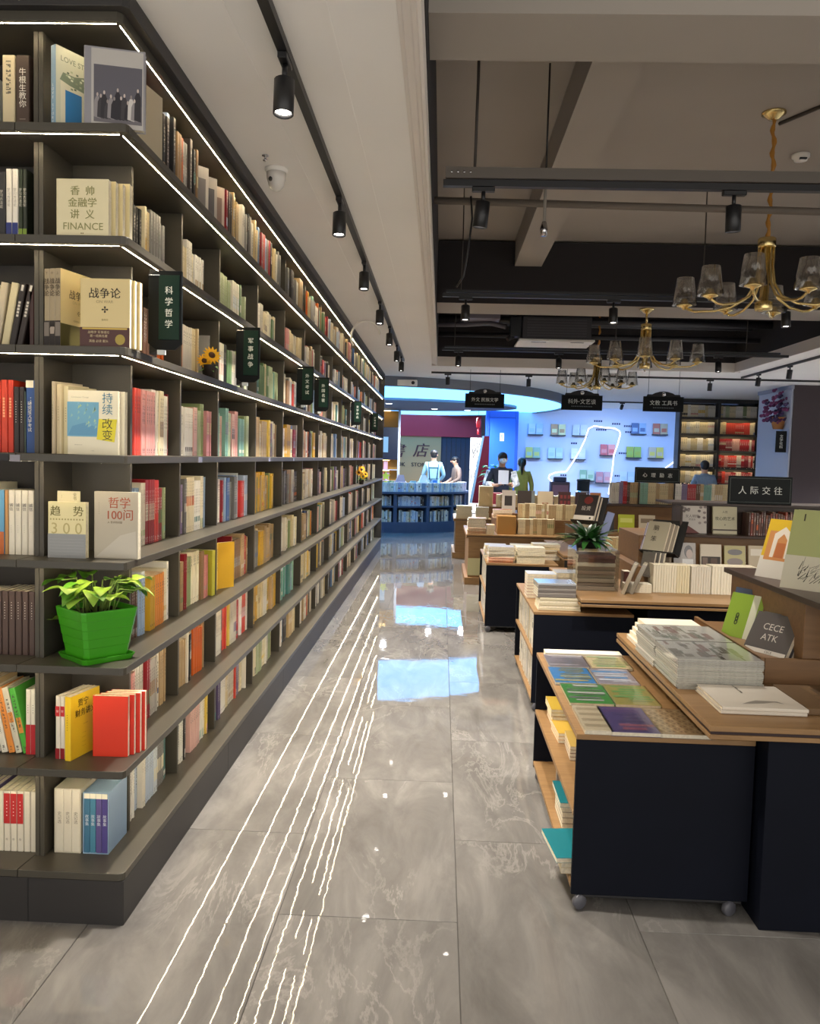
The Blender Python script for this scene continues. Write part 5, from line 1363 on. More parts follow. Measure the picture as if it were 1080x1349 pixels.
for zb3 in (.0756, .3506):
    y = 7.44
    while y < 8.5:
        w_ = r_.uniform(.02, .05)
        far.add(Matrix.Translation((.45, y+w_/2, zb3)) @ Matrix.Rotation(-HALF_PI, 4, 'Z'), w_-.001, r_.uniform(.2, .235), .16, hexc(r_.choice(['#d8d2c4', '#c4bca8', '#b9b5ae', '#e0dbd0'])), hexc('#8a8478'), r_.random()); y += w_+.001
zt3 = pile(far, .56, 7.53, .6206, 3, .016, .22, .19, ['#c98a6a', '#cf9a7a', '#b98468'], 1, 0)
zt3 = pile(far, .56, 7.54, zt3, 6, .016, .22, .19, ['#8d8a8c', '#a3a0a0', '#77757a', '#c4c4c8'], 2)
pile(far, .83, 7.55, .6206, 8, .018, .25, .2, ['#d8cfa8', '#e0d8b8', '#cfc49a'], 3)
pile(far, .53, 7.85, .6206, 7, .018, .2, .2, ['#a8a5a0', '#8a8784'], 4)
zt3 = pile(far, 1.0, 7.85, .6206, 2, .03, .25, .2, ['#5a3a34', '#6a4a40'], 5)
pile(far, 1.0, 7.85, zt3, 4, .022, .25, .2, ['#c9a83a', '#d9b84a', '#d9cf9a', '#e0d8b8'], 6)
T3 = dtable('oak display table third from the viewer with a long row of spines on top', 1.10, 3.2, 7.35, 8.75, .715)
tp(T3, 'base', MB().cbox(1.3, 3.0, 7.5, 8.6, 0, .67, .002), NAVY)
tp(T3, 'riser', MB().cbox(1.30, 3.15, 7.72, 8.65, .7155, .90, .002), WOODD)
tp(T3, 'riser', MB().cbox(1.42, 3.15, 7.86, 8.6, .9005, 1.14, .002), WOODD)
tp(T3, 'top_board', MB().cbox(1.50, 3.15, 7.80, 8.5, 1.1405, 1.16, .002), BROWNB)
spine_row(far, 1.62, 3.05, 7.93, 1.1606, .205, ['white', 'purple', 'red', 'brown', 'tan', 'teal', 'cream', 'tan', 'cream', 'tan'], 7)
spine_row(far, 1.4, 3.1, 7.56, .7156, .16, ['cream', 'white', 'tan'], 8)
for k, (cx, c_, c2, lb) in enumerate([(1.55, '#3a3a3c', '#a8342c', 'dark book with red and white pattern on the middle tier of the third table'), (1.74, '#b9c43a', '#d6dc7a', 'lime yellow book on the middle tier of the third table'), (1.93, '#c9bda6', '#8a7a66', 'cream book on the middle tier of the third table'), (1.36, '#d6cdb4', '#a39678', 'tall cream book leaning at the left of the third table')]):
    b = leaning(lb, cx, 7.80 if k < 3 else 7.66, .9012 if k < 3 else .7165, .02, .165 if k < 3 else .26, .15, 0, R(8), c_)
    q = random.Random(k)
    for t in range(6):
        u0, v0 = q.uniform(.08, .7), q.uniform(.15, .75); patch(b, 'front', 0, 0, 0, 0, c2 if t % 2 else '#d8d4cc', lift=.0006+.0001*t, poly=[(u0, v0), (u0+.2, v0+.06), (u0+.18, v0+.12), (u0-.02, v0+.06)]) if k == 0 else None
    if k: patch(b, 'front', .12, .88, .55, .8, c2)
sign_board('dark sign with four faint characters standing on the third table', 2.03, 7.90, 1.366, 1.51, 1.82, 2.24, '心理励志')
MB().box(1.86, 1.87, 7.905, 7.915, 1.1605, 1.3655).box(2.19, 2.20, 7.905, 7.915, 1.1605, 1.3655).box(1.86, 2.20, 7.90, 7.92, 1.1605, 1.164).build('sign_stand', BLACKM); tag(bpy.data.objects['sign_stand'], 'dark upright holding the sign above the third table spines', 'stand')
# black tilted book at the left end of the third table
Mb3 = Matrix.Rotation(R(-36), 4, 'Z') @ Matrix.Rotation(R(-26), 4, 'X')
e = empty('tilted_book_rest', (1.34, 7.66, 1.02), 0, 'black tilted rest at the left end of the third table', 'book rest')
MB().box(-.14, .14, .052, .06, -.02, .25).xf(Mb3).build('back_plate', BLACKM, e); MB().box(-.14, .14, -.03, .051, -.03, -.022).xf(Mb3).build('lip', BLACKM, e)
MB().tube([(.0, .08, -.30), (.0, .08, .0)], .016, 8).build('support', BLACKM, e)
for k in range(2):
    Mx = Matrix.Translation((1.34, 7.66, 1.02)) @ Mb3 @ Matrix.Translation((.0+.01*k, -.022+.037*k, -.0215)) @ Matrix.Rotation(-HALF_PI, 4, 'Z') @ Matrix.Translation((0, -.11, 0))
    b = book(['black book with a red disc on the tilted rest of the third table', 'black book behind the red disc one on the third table rest'][k], Mx.to_translation(), tuple(Mx.to_euler('XYZ')), .036, .25, .2, '#241f20')
    if k == 0:
        patch(b, 'front', 0, 1, 0, .17, '#cfc8bc'); patch(b, 'front', 0, 0, 0, 0, '#6b1f1c', poly=[(.55+.22*math.cos(t*.4), .78+.15*math.sin(t*.4)) for t in range(16)])
        text(b, 'front', .52, .46, '投资', .04, '#b8b2a8', width=.09); patch(b, 'front', 0, 0, 0, 0, '#1d1a1a', lift=.0008, poly=[(.82+.05*math.cos(t*.5), .08+.04*math.sin(t*.5)) for t in range(13)])

def far_table(idx, X0, X1, Y0, Y1, ztop, cover_specs, covers_z):
    nm = ['', '', '', '', 'fourth', 'fifth'][idx]
    T = dtable(f'oak display table {nm} from the viewer with mixed book piles', X0, X1, Y0, Y1, .62)
    tp(T, 'base', MB().cbox(X0+.03, X1-.03, Y0+.03, Y1-.03, 0, .575, .002), WOOD)
    tp(T, 'base_board', MB().cbox(X0-.01, X1, Y0-.01, Y1, 0, .09, .002), WOOD)
    tp(T, 'riser', MB().cbox(X0+.38, X1-.05, Y0+.35, Y1-.05, .6205, ztop, .002), WOODD)
    return T
T4 = far_table(4, .335, 2.9, 10.2, 11.6, .80, None, .8)
tp(T4, 'shelf_gap', MB().box(.36, .9, 10.185, 10.189, .12, .33), mat('pale_print', '#b9b48a', .6))
tp(T4, 'step', MB().cbox(.9, 2.8, 10.75, 11.5, .8005, .86, .002), WOODD)
z_ = pile(far, .46, 10.32, .6206, 4, .02, .22, .18, ['#c9a888', '#b98f70', '#d6c0a0'], 11, 0)
pile(far, .46, 10.33, z_, 6, .02, .22, .18, ['#c9ccd4', '#b08a78', '#77757a', '#d8d6d2'], 12)
pile(far, .63, 10.36, .6206, 2, .06, .1, .2, ['#b98a5a', '#c99a6a'], 13)
MB().cbox(.72, .95, 10.34, 10.54, .6205, .85, .004).build('book_box', mat('kraft', '#a87c3e', .6)); tag(bpy.data.objects['book_box'], 'brown wooden box standing among piles on the fourth table', 'box')
spine_row(far, .98, 1.45, 10.40, .6206, .2, ['cream', 'tan', 'cream', 'tan'], 14)
pile(far, .80, 10.74, .8006, 5, .022, .24, .17, ['#c98a6a', '#b97a5c', '#d09a7c'], 15)
spine_row(far, 1.0, 2.7, 10.60, .8006, .2, ['tan', 'cream', 'tan', 'cream'], 16)
for k, (cx, w0, c_, c2, lb) in enumerate([(.62, .2, '#cfc9c0', '#3a3432', 'white book with a dark picture standing on the fourth table'), (.87, .2, '#8f9490', '#b3282c', 'grey-green book with a red foot standing on the fourth table'), (1.10, .2, '#3f3530', '#54463c', 'dark brown book standing on the fourth table'), (1.37, .22, '#d9c8a8', '#b98a6a', 'pale cream book standing face out on the fourth table'), (1.62, .18, '#4a2c2c', '#8a3a3a', 'maroon book with small pictures on the fourth table'), (1.83, .16, '#3a2a2e', '#c9b0b4', 'dark plum book with pale marks on the fourth table'), (2.02, .16, '#b8794e', '#e0c0a0', 'orange-brown book standing on the fourth table')]):
    if cx < .9: zz = .8006; yy = 10.98
    else: zz = .8606; yy = 10.9
    if k < 2: cx += .28
    b = leaning(lb, cx if k > 1 else cx+.0, yy+(.0 if k > 1 else -.03), .8606 if k > 1 else .8606, .02, .29, w0-.02, 0, R(5), c_)
    if k == 1: patch(b, 'front', 0, 1, 0, .33, c2)
    elif k == 0: patch(b, 'front', .2, .75, .3, .75, c2)
    elif k == 4: [patch(b, 'front', .15+.3*(t % 3), .35+.3*(t % 3), .2+.25*(t//3), .35+.25*(t//3), c2) for t in range(9)]
    else: patch(b, 'front', .3, .7, .25, .5, c2)
T5 = far_table(5, .22, 2.7, 12.9, 14.1, .80, None, .8)
z_ = pile(far, .38, 13.05, .6206, 9, .022, .24, .18, ['#d9cda4', '#cfc49a', '#e0d6b4'], 21)
pile(far, .66, 13.05, .6206, 6, .03, .2, .18, ['#c4bca8', '#d6cdb0', '#8d877c'], 22)
MB().cbox(.62, .84, 13.28, 13.5, .8005, 1.12, .004).build('book_box', mat('pale_wood', '#c9b288', .6)); tag(bpy.data.objects['book_box.001'], 'pale wooden box holding papers on the fifth table', 'box')
spine_row(far, .9, 2.5, 13.3, .8006, .2, ['cream', 'tan', 'grey', 'cream'], 23)
pile(far, 1.2, 13.08, .6206, 7, .02, .24, .18, ['#8d6a4a', '#a3805a'], 24); pile(far, 1.55, 13.08, .6206, 5, .02, .24, .18, ['#6b5a4a', '#8d7d6a'], 25)
# tall grey book and boards on the third cart's far side
pile(far, .78, 7.95, .6206, 6, .02, .2, .2, ['#d6cfb4', '#c9c09a'], 26)
far.build('tabletop_books', 'countless book piles and spine rows on the far tables along the aisle', 'books')
# ================================================================== FAR END OF THE SHOP
RINGL = emit_mat('ring_light', (.13, .47, 1.0), RING_STRENGTH)
# oval dropped ceiling with a luminous ring
RC = (-1.55, 19.35); RO = (4.25, 4.95); RI = (3.25, 1.95); RIC = (-1.55, 19.35)
def oval(c, r, z, n=64): return [(c[0]+r[0]*math.cos(2*math.pi*k/n), c[1]+r[1]*math.sin(2*math.pi*k/n), z) for k in range(n)]
GREYB = mat('ring_fascia', '#6f7684', .6)
n = 64; e = empty('ring_light', (RC[0], RC[1], CZ), 0, 'oval blue-white luminous ring set in the ceiling over the book counter', 'ceiling light')
def rel(vs_): return [(x-RC[0], y-RC[1], z-CZ) for x, y, z in vs_]
zr = 2.78
a, b_ = oval(RC, (RO[0]+.12, RO[1]+.12), CZ-.001), oval(RC, (RO[0]+.12, RO[1]+.12), zr-.02)
MB().add(rel(a+b_), [(k, n+k, n+(k+1) % n, (k+1) % n) for k in range(n)], 0, True).build('fascia', GREYB, e)
a, b_ = oval(RC, (RO[0]+.12, RO[1]+.12), zr-.02), oval(RC, RO, zr-.02)
MB().add(rel(a+b_), [(k, n+k, n+(k+1) % n, (k+1) % n) for k in range(n)]).build('lip', GREYB, e)
a, b_ = oval(RC, RO, zr), oval(RIC, RI, zr)
MB().add(rel(a+b_), [(k, n+k, n+(k+1) % n, (k+1) % n) for k in range(n)]).build('luminous_panel', RINGL, e)
a, b_ = oval(RIC, (RI[0], RI[1]), zr-.05), oval(RIC, (RI[0], RI[1]), zr+.001)
MB().add(rel(a+b_), [(k, n+k, n+(k+1) % n, (k+1) % n) for k in range(n)], 0, True).build('inner_fascia', GREYB, e)
MB().add(rel(oval(RIC, RI, zr-.05)), [tuple(reversed(range(n)))]).build('inner_ceiling', mat('slate_ceiling', '#5a6272', .8), e)
for k, (x, y) in enumerate(((-1.2, 18.6), (.9, 19.0), (-.2, 20.2), (.6, 20.4))):
    MB().lathe([(0, -.004), (.07, -.004), (.075, 0), (0, 0)], 16, (x-RC[0], y-RC[1], zr-.051-CZ)).build('downlight', emit_mat('downlight', (.85, .92, 1), 5.0), e)
    dl = bpy.data.lights.new('downlight_beam', 'SPOT'); dl.energy = 260; dl.color = (.92, .95, 1); dl.spot_size = R(172); dl.spot_blend = .6; dl.shadow_soft_size = .06
    do = bpy.data.objects.new('downlight_beam', dl); COL.objects.link(do); do.parent = e; do.location = (x-RC[0], y-RC[1], zr-.07-CZ)

# blue-lit display wall
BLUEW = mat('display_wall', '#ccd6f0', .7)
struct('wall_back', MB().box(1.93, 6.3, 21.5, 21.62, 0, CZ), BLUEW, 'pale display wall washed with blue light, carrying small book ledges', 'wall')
NEON = emit_mat('neon_tube', (.9, .95, 1), 3.0)
def neon(label, pts, r_=.014):
    o = tag(MB().tube([(x, 21.31, z) for x, z in pts], r_, 8).build('neon_tube', NEON), label, 'neon light')
    for x, z in (pts[0], pts[len(pts)//2], pts[-1]): MB().box(x-.006, x+.006, 21.31, 21.4995, z-.006, z+.006).build('standoff', CHROME, o)
def BW(x, y):  # pixel-free table of wall points follows (metres)
    return (x, y)
neon('white neon line shaped like a mountain contour on the display wall', [(2.85, .82), (2.88, .98), (2.74, 1.12), (2.76, 1.20), (2.92, 1.27), (3.18, 1.30), (3.34, 1.55), (3.50, 1.84), (3.62, 2.12), (3.70, 2.40), (3.84, 2.47), (4.05, 2.44), (4.35, 2.42), (4.47, 2.36), (4.50, 2.28), (4.44, 2.0), (4.36, 1.75), (4.34, 1.4), (4.30, 1.05), (4.27, .75)])
neon('short white neon stroke at the right end of the display wall', [(5.45, 1.30), (5.72, 1.50), (5.93, 1.66)])
neon('small curled white neon line low on the left of the display wall', [(2.02, .60), (1.98, .72), (2.03, .85), (2.14, .92)])
neon('tiny white neon loop low on the display wall beside the yellow-shirted woman', [(1.95, .48), (1.97, .62), (2.0, .70)][:3], .012)
q = random.Random(12)
ledges = [(2.38, 2.36, '#c4ccd8', '#a9c0d0'), (2.95, 2.36, '#b88a5a', '#d6d8a0'), (3.50, 2.36, '#c9d4e4', '#c2cde0'), (2.33, 1.76, '#b9c26a', '#8fb4a8'), (2.90, 1.76, '#b9d4d8', '#a9c8d0'), (3.48, 1.76, '#d0d8e6', '#c6d2e2'),
          (4.98, 2.44, '#3f5f9a', '#8fb0dc'), (5.52, 2.44, '#b8583a', '#b9a888'), (4.22, 1.88, '#c85a64', '#d68a90'), (4.88, 1.84, '#9aaa3a', '#8fb04a'), (5.44, 1.84, '#c9b8a0', '#d9c85a'), (3.72, 1.22, '#8fb49a', '#b9cfc0'), (4.14, 1.18, '#c08a98', '#b9a0b0'), (4.74, 1.20, '#c9d8e8', '#bcd0e4')]
for k, (x, z, c1, c2) in enumerate(ledges):
    rown = 'top' if z > 2.2 else ('middle' if z > 1.5 else 'bottom')
    e = MB().cbox(x-.19, x+.19, 21.36, 21.4995, z-.16, z-.135, .003).build('wall_ledge', mat('ledge_dark', '#252a3a', .5))
    tag(e, f'small dark ledge on the display wall, {rown} row, {ORD[k+1]} counting across the rows', 'ledge', 'ledges on the display wall')
    for s, c_ in ((-1, c1), (1, c2)):
        b = leaning(f'{["left", "right"][s > 0]} display book on the {rown}-row ledge, {ORD[k+1]} counting across the rows', x+s*.095, 21.40, z-.1345, .02, .27, .175, 0, R(5), c_, cat='book', pages=False)
        patch(b, 'front', .15, .85, .2, .55, c2 if s < 0 else c1)
# small dark captions on the display wall
CAP = mat('caption_ink', '#2a3468', .6)
for k, (x, z) in enumerate(((3.86, 2.58), (4.32, 2.52), (4.62, 2.47), (3.92, 2.36), (4.66, 2.32), (3.40, 2.24), (3.30, 2.0), (4.52, 1.78), (3.06, 1.18), (4.44, 1.20), (2.0, .86))):
    m = MB()
    for j in range(q.choice([3, 4, 5])): m.box(x+.055*j, x+.055*j+.04, 21.494, 21.4995, z, z+.045)
    o = m.build('wall_caption', CAP); tag(o, f'small dark caption lettering on the display wall, {ORD[k+1]} of the scattered captions', 'lettering', 'captions on the display wall')

tag(MB().box(2.95, 6.1, 19.0, 19.03, CZ-.03, CZ-.0005).build('light_track', BLACK), 'added short light track on the ceiling close to the display wall', 'track')
for k in range(4):  # invented wall washers and track, added to brighten the display wall
    spot_lamp(f'added small spotlight, {ORD[k+1]} from the left, aimed at the display wall', (3.15+.88*k, 19.015, CZ-.0305), (0, 1.0, -.75), 0, 'added spotlights washing the display wall', power=75, col=(.34, .58, 1.0), cone=110)
for t_i, x in enumerate((6.4, 7.9)):  # added out-of-view lamps and tracks that lift the brightness of the far ceiling
    tag(MB().box(x-.015, x+.015, 6.5, 13.0, CZ-.03, CZ-.0005).build('light_track', BLACK), f'added light track over the right side hall, {["nearer", "farther"][t_i]} to the tables', 'track')
    for k in range(3):
        spot_lamp(f'added unseen spotlight, {ORD[k+1]} along the {["nearer", "farther"][t_i]} track over the right side hall', (x, 7.4+2.4*k, CZ-.0305), (0, 0, -1), R(90), 'added unseen spotlights over the right side hall', power=420, col=(.95, .96, 1), cone=120)
# blue pillar door with number
BL = mat('blue_paint', '#1f5fd0', .5)
e = empty('blue_pillar', (1.50, 21.0, 0), 0, 'saturated blue panelled pillar beside the display wall', 'pillar')
MB().box(-.40, .40, 0, .45, 0, 2.77).build('body', BL, e)
for s in (-1, 1): MB().cbox(s*.36-.035, s*.36+.035, -.02, -.0005, 0, 2.76, .003).build('stile', mat('blue_dark', '#174aa8', .5), e)
MB().cbox(-.32, .32, -.02, -.0005, 2.60, 2.76, .003).build('rail', MATS['blue_dark'], e)
MB().box(-.05, .05, -.006, -.0005, 2.02, 2.22).build('number_plate', mat('plate_white', '#dfe6f4', .5), e)
text_on(e, Vector((0, -.0068, 2.12)), Vector((1, 0, 0)), Vector((0, 0, 1)), '5', .13, BL, name='number')
# red portal fascia, beige name wall, dark opening, bright window
RED = mat('red_paint', '#b3202e', .5)
struct('trim_9', MB().box(-3.0, 1.12, 24.0, 24.3, 2.17, CZ), RED, 'broad red fascia over the far doorway', 'fascia')
struct('wall_name', MB().box(-3.0, -.02, 24.05, 24.2, 0, 2.169), mat('beige_wall', '#b08a5e', .7), 'beige wall carrying the shop lettering', 'wall')
INK = mat('lettering_red', '#4a1a1c', .5)
e = empty('wall_lettering', (-.75, 24.04, 1.75), 0, 'dark red calligraphic characters and block letters on the beige wall', 'lettering')
for ch, x, zz, sz in (('書', -.50, .0, .36), ('店', .16, .02, .36)):
    o = text_on(e, Vector((x, -.002, zz)), Vector((1, 0, 0)), Vector((0, 0, 1)), ch, sz, INK, name='character', bold=.05, slant=.25)
for ch, x in (('BOOK', -.52), ('STORE', .12)): text_on(e, Vector((x, -.003, -.40)), Vector((1, 0, 0)), Vector((0, 0, 1)), ch, .13, mat('letter_black', '#1d1a1c', .5), name='word', bold=.07, width=.46)
struct('wall_dark', MB().box(-.019, .82, 24.06, 24.2, 0, 2.169), mat('dark_blue_panel', '#16243a', .6), 'dark blue panelled opening behind the counter', 'wall')
for k in range(6): MB().box(.0+.135*k, .01+.135*k, 24.045, 24.0595, 0, 2.165).build('panel_joint', BLACKM, bpy.data.objects['wall_dark'])
struct('window_1', MB().box(.821, 1.5, 24.15, 24.2, 0, 2.169), emit_mat('daylight', (.92, .95, 1.0), 1.6), 'bright window at the far end with bare branches outside', 'window')
e = MB()
q = random.Random(2)
for k in range(16):
    x0, z0 = q.uniform(.85, 1.2), q.uniform(.9, 1.8); e.tube([(x0, 24.13, z0), (x0+q.uniform(-.1, .15), 24.12, z0+.2), (x0+q.uniform(-.2, .25), 24.13, z0+q.uniform(.3, .5))], [.012, .008, .003], 5)
tag(e.build('branch_screen', mat('branch', '#5a5058', .8)), 'bare twigs against the bright far window', 'branches')
# red slanted banner and lantern
e = empty('banner_stand', (.88, 18.0, 0), 0, 'tall slanted red banner with a white edge beside the blue pillar', 'banner')
MB().add([(-.19, 0, .6), (.14, 0, .6), (.14, 0, 2.05), (.03, 0, 2.05), (-.19, .03, .6), (.14, .03, .6), (.14, .03, 2.05), (.03, .03, 2.05)], [(0, 1, 2, 3), (7, 6, 5, 4), (0, 4, 5, 1), (1, 5, 6, 2), (2, 6, 7, 3), (3, 7, 4, 0)]).build('banner', mat('banner_red', '#b01826', .5), e)
MB().add([(-.25, -.002, .6), (-.191, -.002, .6), (.029, -.002, 2.05), (-.01, -.002, 2.05), (-.25, .03, .6), (-.191, .03, .6), (.029, .03, 2.05), (-.01, .03, 2.05)], [(0, 1, 2, 3), (7, 6, 5, 4), (0, 4, 5, 1), (1, 5, 6, 2), (2, 6, 7, 3), (3, 7, 4, 0)]).build('white_edge', WHITEP, e)
MB().box(-.2, .2, -.15, .18, 0, .02).build('foot', BLACKM, e); MB().tube([(0, .045, .02), (0, .045, .9)], .012, 6).build('pole', BLACKM, e)
e = empty('red_lantern', (.87, 20.2, 2.70), 0, 'small red hanging ornament below the red fascia by the blue pillar', 'ornament')
MB().lathe([(0, -.40), (.05, -.38), (.06, -.26), (.05, -.16), (0, -.14)], 12).build('body', RED, e); MB().tube([(0, 0, -.14), (0, 0, .02)], .004, 5).build('cord', BLACKM, e); MB().tube([(0, 0, -.4), (0, 0, -.56)], [.015, .03], 8).build('tassel', RED, e)

# right bookcase with lit compartments
e0 = empty('bookcase', (4.95, 17.7, 0), 0, 'dark bookcase with warm lit compartments of cream and red books at the right rear', 'bookcase')
W2 = 1.70
MB().box(0, W2, .0, .32, 0, .12).build('plinth', SHELFD, e0)
for x in (0, .80, W2-.05): MB().cbox(x, x+.05, 0, .32, .121, 2.86, .003).build('upright', SHELFD, e0)
MB().box(.051, W2-.051, .30, .32, .121, 2.84).build('back_panel', SHELF, e0)
MB().cbox(-.02, W2+.02, -.01, .32, 2.861, 2.928, .003).build('cornice', SHELFD, e0)
LEDY = emit_mat('shelf_led', (1.0, .80, .48), 22.0)
rm = Mass()
zz = .121
for r_i in range(8):
    zb = .14+.345*r_i
    for c_i, (x0, x1) in enumerate(((.051, .799), (.851, W2-.051))):
        MB().box(x0, x1, .002, .299, zb-.018, zb).build('shelf_board', SHELFD, e0)
        MB().box(x0+.02, x1-.02, .022, .034, zb+.345-.0245, zb+.345-.0185).build('led_strip', LEDY, e0)
        MB().box(x0, x1, .002, .014, zb+.345-.05, zb+.345-.0185).build('valance', SHELFD, e0)
        if c_i == 0: seq = ['cream', 'white', 'cream', 'white']
        else: seq = ['red', 'red', 'pink', 'red', 'white'] if r_i < 7 else ['cream', 'white', 'green']
        if c_i == 1 and r_i == 6: seq = ['cream', 'cream', 'red', 'red', 'red']
        spine_row(rm, 4.95+x0+.01, 4.95+x1-.02, 17.7+.10, zb+.0005, .25, seq, 300+r_i*2+c_i, thick=(.02, .04), d=.16)
rm.build('lit_shelf_books', 'cream and red books filling the lit compartments of the rear bookcase', 'books')
GREYW = mat('grey_blue_wall', '#77809c', .7)
struct('wall_rear_right', MB().box(6.66, 9.0, 17.95, 18.05, 0, CZ), GREYW, 'grey-blue wall between the lit bookcase and the pillar', 'wall')
struct('wall_side_rear', MB().box(6.25, 6.30, 18.05, 21.5, 0, CZ), GREYW, 'grey wall closing the display area at the right', 'wall')
# dark pillar; the light on its left side is put into a pale colour
pm = MB().box(5.87, 7.2, 14.28, 15.75, 0, CZ)
o = struct('wall_pillar', pm, mat('pillar_dark', '#3a3034', .7), 'big dark pillar at the right with a pale left side', 'pillar')
struct('trim_10', MB().box(5.84, 5.869, 14.30, 15.74, 0, 2.86), mat('pillar_side_lit', '#aab0c0', .6), 'left side of the dark pillar, coloured pale as if lit', 'panel')
struct('trim_11', MB().box(5.82, 5.868, 14.27, 15.76, 2.861, CZ-.001), mat('pillar_cap', '#8d93a4', .6), 'pale cap on the left side of the dark pillar', 'panel')
e = empty('wall_planter', (5.76, 14.6, 2.20), 0, 'wall planter of purple flowers hung on the pillar side', 'planter')
MB().lathe([(0, 0), (.08, 0), (.13, .18), (.14, .2), (.12, .2), (.10, .15), (0, .15)], 14).build('basket', mat('basket_tan', '#a8703a', .7), e)
PU = mat('petal_purple', '#6a2a5a', .6, noise=.3, nscale=20); PU2 = mat('petal_dark', '#3a2450', .6)
q = random.Random(6)
for k in range(60):
    a = q.uniform(0, 6.28); r0 = q.uniform(.04, .24); zz = .2+q.uniform(-.12, .5)*(1-r0*1.5)
    lm = MB(); c = Vector((r0*math.cos(a)-.05, r0*math.sin(a), zz))
    lm.ball(c, (.035, .035, .03), 7, 5); lm.ball(c+Vector((.03, -.02, .02)), .022, 6, 4)
    lm.build('blossom', q.choice([PU, PU, PU2]), e)
e = empty('small_blade_sign', (5.80, 14.35, 1.80), 0, 'tiny dark blade sign under the purple planter', 'sign')
MB().cbox(-.16, .02, 0, .02, 0, .36, .004).build('board', SIGNB, e)
text_on(e, Vector((-.07, -.001, .18)), Vector((1, 0, 0)), Vector((0, 0, 1)), '文|学|社|科', .05, SIGNT, name='lettering')

# hanging black signs
for k, (x0, x1, y, z0, z1, s_, lb) in enumerate([(.342, .947, 13.0, 2.341, 2.56, '外文 民族文学', 'leftmost hanging black sign with scrolled top, before the ring light'), (1.768, 2.376, 12.6, 2.318, 2.54, '科外·文艺谈', 'middle hanging black sign under the farthest chandelier'), (2.956, 3.546, 12.5, 2.319, 2.54, '文教 工具书', 'rightmost hanging black sign before the display wall')]):
    cx = (x0+x1)/2; w_ = x1-x0; h = z1-z0
    e = empty('hanging_sign', (cx, y, z0), 0, lb, 'sign', 'hanging black topic signs')
    MB().cbox(-w_/2, w_/2, 0, .03, 0, h, .004).build('panel', SIGNB, e)
    pts = [(-w_*.42, h), (-w_*.40, h+.03), (-w_*.28, h+.03), (-w_*.22, h+.05), (-w_*.1, h+.07), (0, h+.075), (w_*.1, h+.07), (w_*.22, h+.05), (w_*.28, h+.03), (w_*.40, h+.03), (w_*.42, h)]
    MB().prism(pts, 'y', .004, .026).build('scroll_top', BLACKM, e)
    MB().lathe([(0, 0), (.03, 0), (.03, .006), (0, .006)], 12).xf(Matrix.Translation((0, .003, h+.035)) @ Matrix.Rotation(R(90), 4, 'X')).build('emblem', CHROME, e)
    text_on(e, Vector((0, -.001, h*.58)), Vector((1, 0, 0)), Vector((0, 0, 1)), s_, .065, SIGNT, name='lettering', width=w_*.68)
    text_on(e, Vector((0, -.001, h*.25)), Vector((1, 0, 0)), Vector((0, 0, 1)), '▪▪▪▪▪▪▪▪▪▪▪▪', .02, mat('sign_small', '#6f7a80', .5), name='small_lettering', width=w_*.5)
    for s in (-1, 1):
        xx = s*w_*.38
        MB().tube([(xx, .015, h+.03), (xx, .015, CZ-z0 if y > TRY1+.1 else 3.4-z0)], .003, 4).build('wire', BLACKM, e)

# round book counter at the end of the aisle
CC = (-1.3, 18.75); CR = 1.9
ctr = empty('book_counter', (CC[0], CC[1], 0), 0, 'curved blue-grey book counter at the end of the aisle', 'counter')
CNT = mat('counter_blue', '#3c4d66', .5)
def ring_part(name, r0, r1, z0, z1, m, a0=-180, a1=30, n=44, parent=ctr):
    mb = MB(); v = []
    for k in range(n+1):
        a = R(a0+(a1-a0)*k/n)
        for r_, z_ in ((r0, z0), (r1, z0), (r1, z1), (r0, z1)): v.append((r_*math.cos(a), r_*math.sin(a), z_))
    f = []
    for k in range(n):
        for j in range(4): f.append((k*4+j, k*4+(j+1) % 4, (k+1)*4+(j+1) % 4, (k+1)*4+j))
    f += [(3, 2, 1, 0), (n*4, n*4+1, n*4+2, n*4+3)]
    mb.add(v, f); return mb.build(name, m, parent)
ring_part('base', CR-.45, CR, 0, .22, CNT)
ring_part('shelf_board', CR-.42, CR-.02, .52, .55, CNT)
ring_part('countertop', CR-.5, CR+.03, .80, .84, CNT)
ring_part('back_panel', CR-.45, CR-.43, .2205, .5195, CNT); ring_part('back_panel', CR-.45, CR-.43, .5505, .7995, CNT)
for a in (-120, -100, -78, -56, -34, -12, 10):
    for z0, z1 in ((.2205, .5195), (.5505, .7995)):
        m = MB().box(-.42, -.01, -.035, .035, z0, z1); m.xf(Matrix.Rotation(R(a), 4, 'Z') @ Matrix.Translation((CR, 0, 0))); m.build('post', CNT, ctr)
cm = Mass(); r_ = random.Random(9)
for (z0, h0, rr, thick) in ((.2206, .25, CR-.06, (.02, .045)), (.5506, .21, CR-.06, (.02, .045)), (.8406, .19, CR-.02, (.03, .05))):
    a = -128.0
    while a < 12:
        w_ = r_.uniform(*thick); da = math.degrees(w_/rr)
        near_post = any(abs(a+da/2-p_) < 2.4 for p_ in (-120, -100, -78, -56, -34, -12, 10)) and z0 < .8
        if not near_post:
            th = R(a+da/2)
            kind = r_.choice(['white', 'white', 'paleblue', 'grey', 'cream', 'black', 'tan'] if z0 < .8 else ['white', 'paleblue', 'white'])
            if z0 == .5506 and -77 < a < -62: kind = 'paleblue'
            Mx = Matrix.Translation((CC[0]+rr*math.cos(th), CC[1]+rr*math.sin(th), z0)) @ Matrix.Rotation(th+HALF_PI, 4, 'Z')
            cm.add(Mx, w_*.92, h0*(r_.uniform(.85, 1.0) if z0 < .8 else r_.uniform(.97, 1)), .16, hexc(r_.choice(PAL[kind])), hexc(r_.choice(PAL[r_.choice(MIXP)])), r_.random())
        a += da+.12
cm.build('counter_books', 'pale books lined along the curved counter and its shelves', 'books')
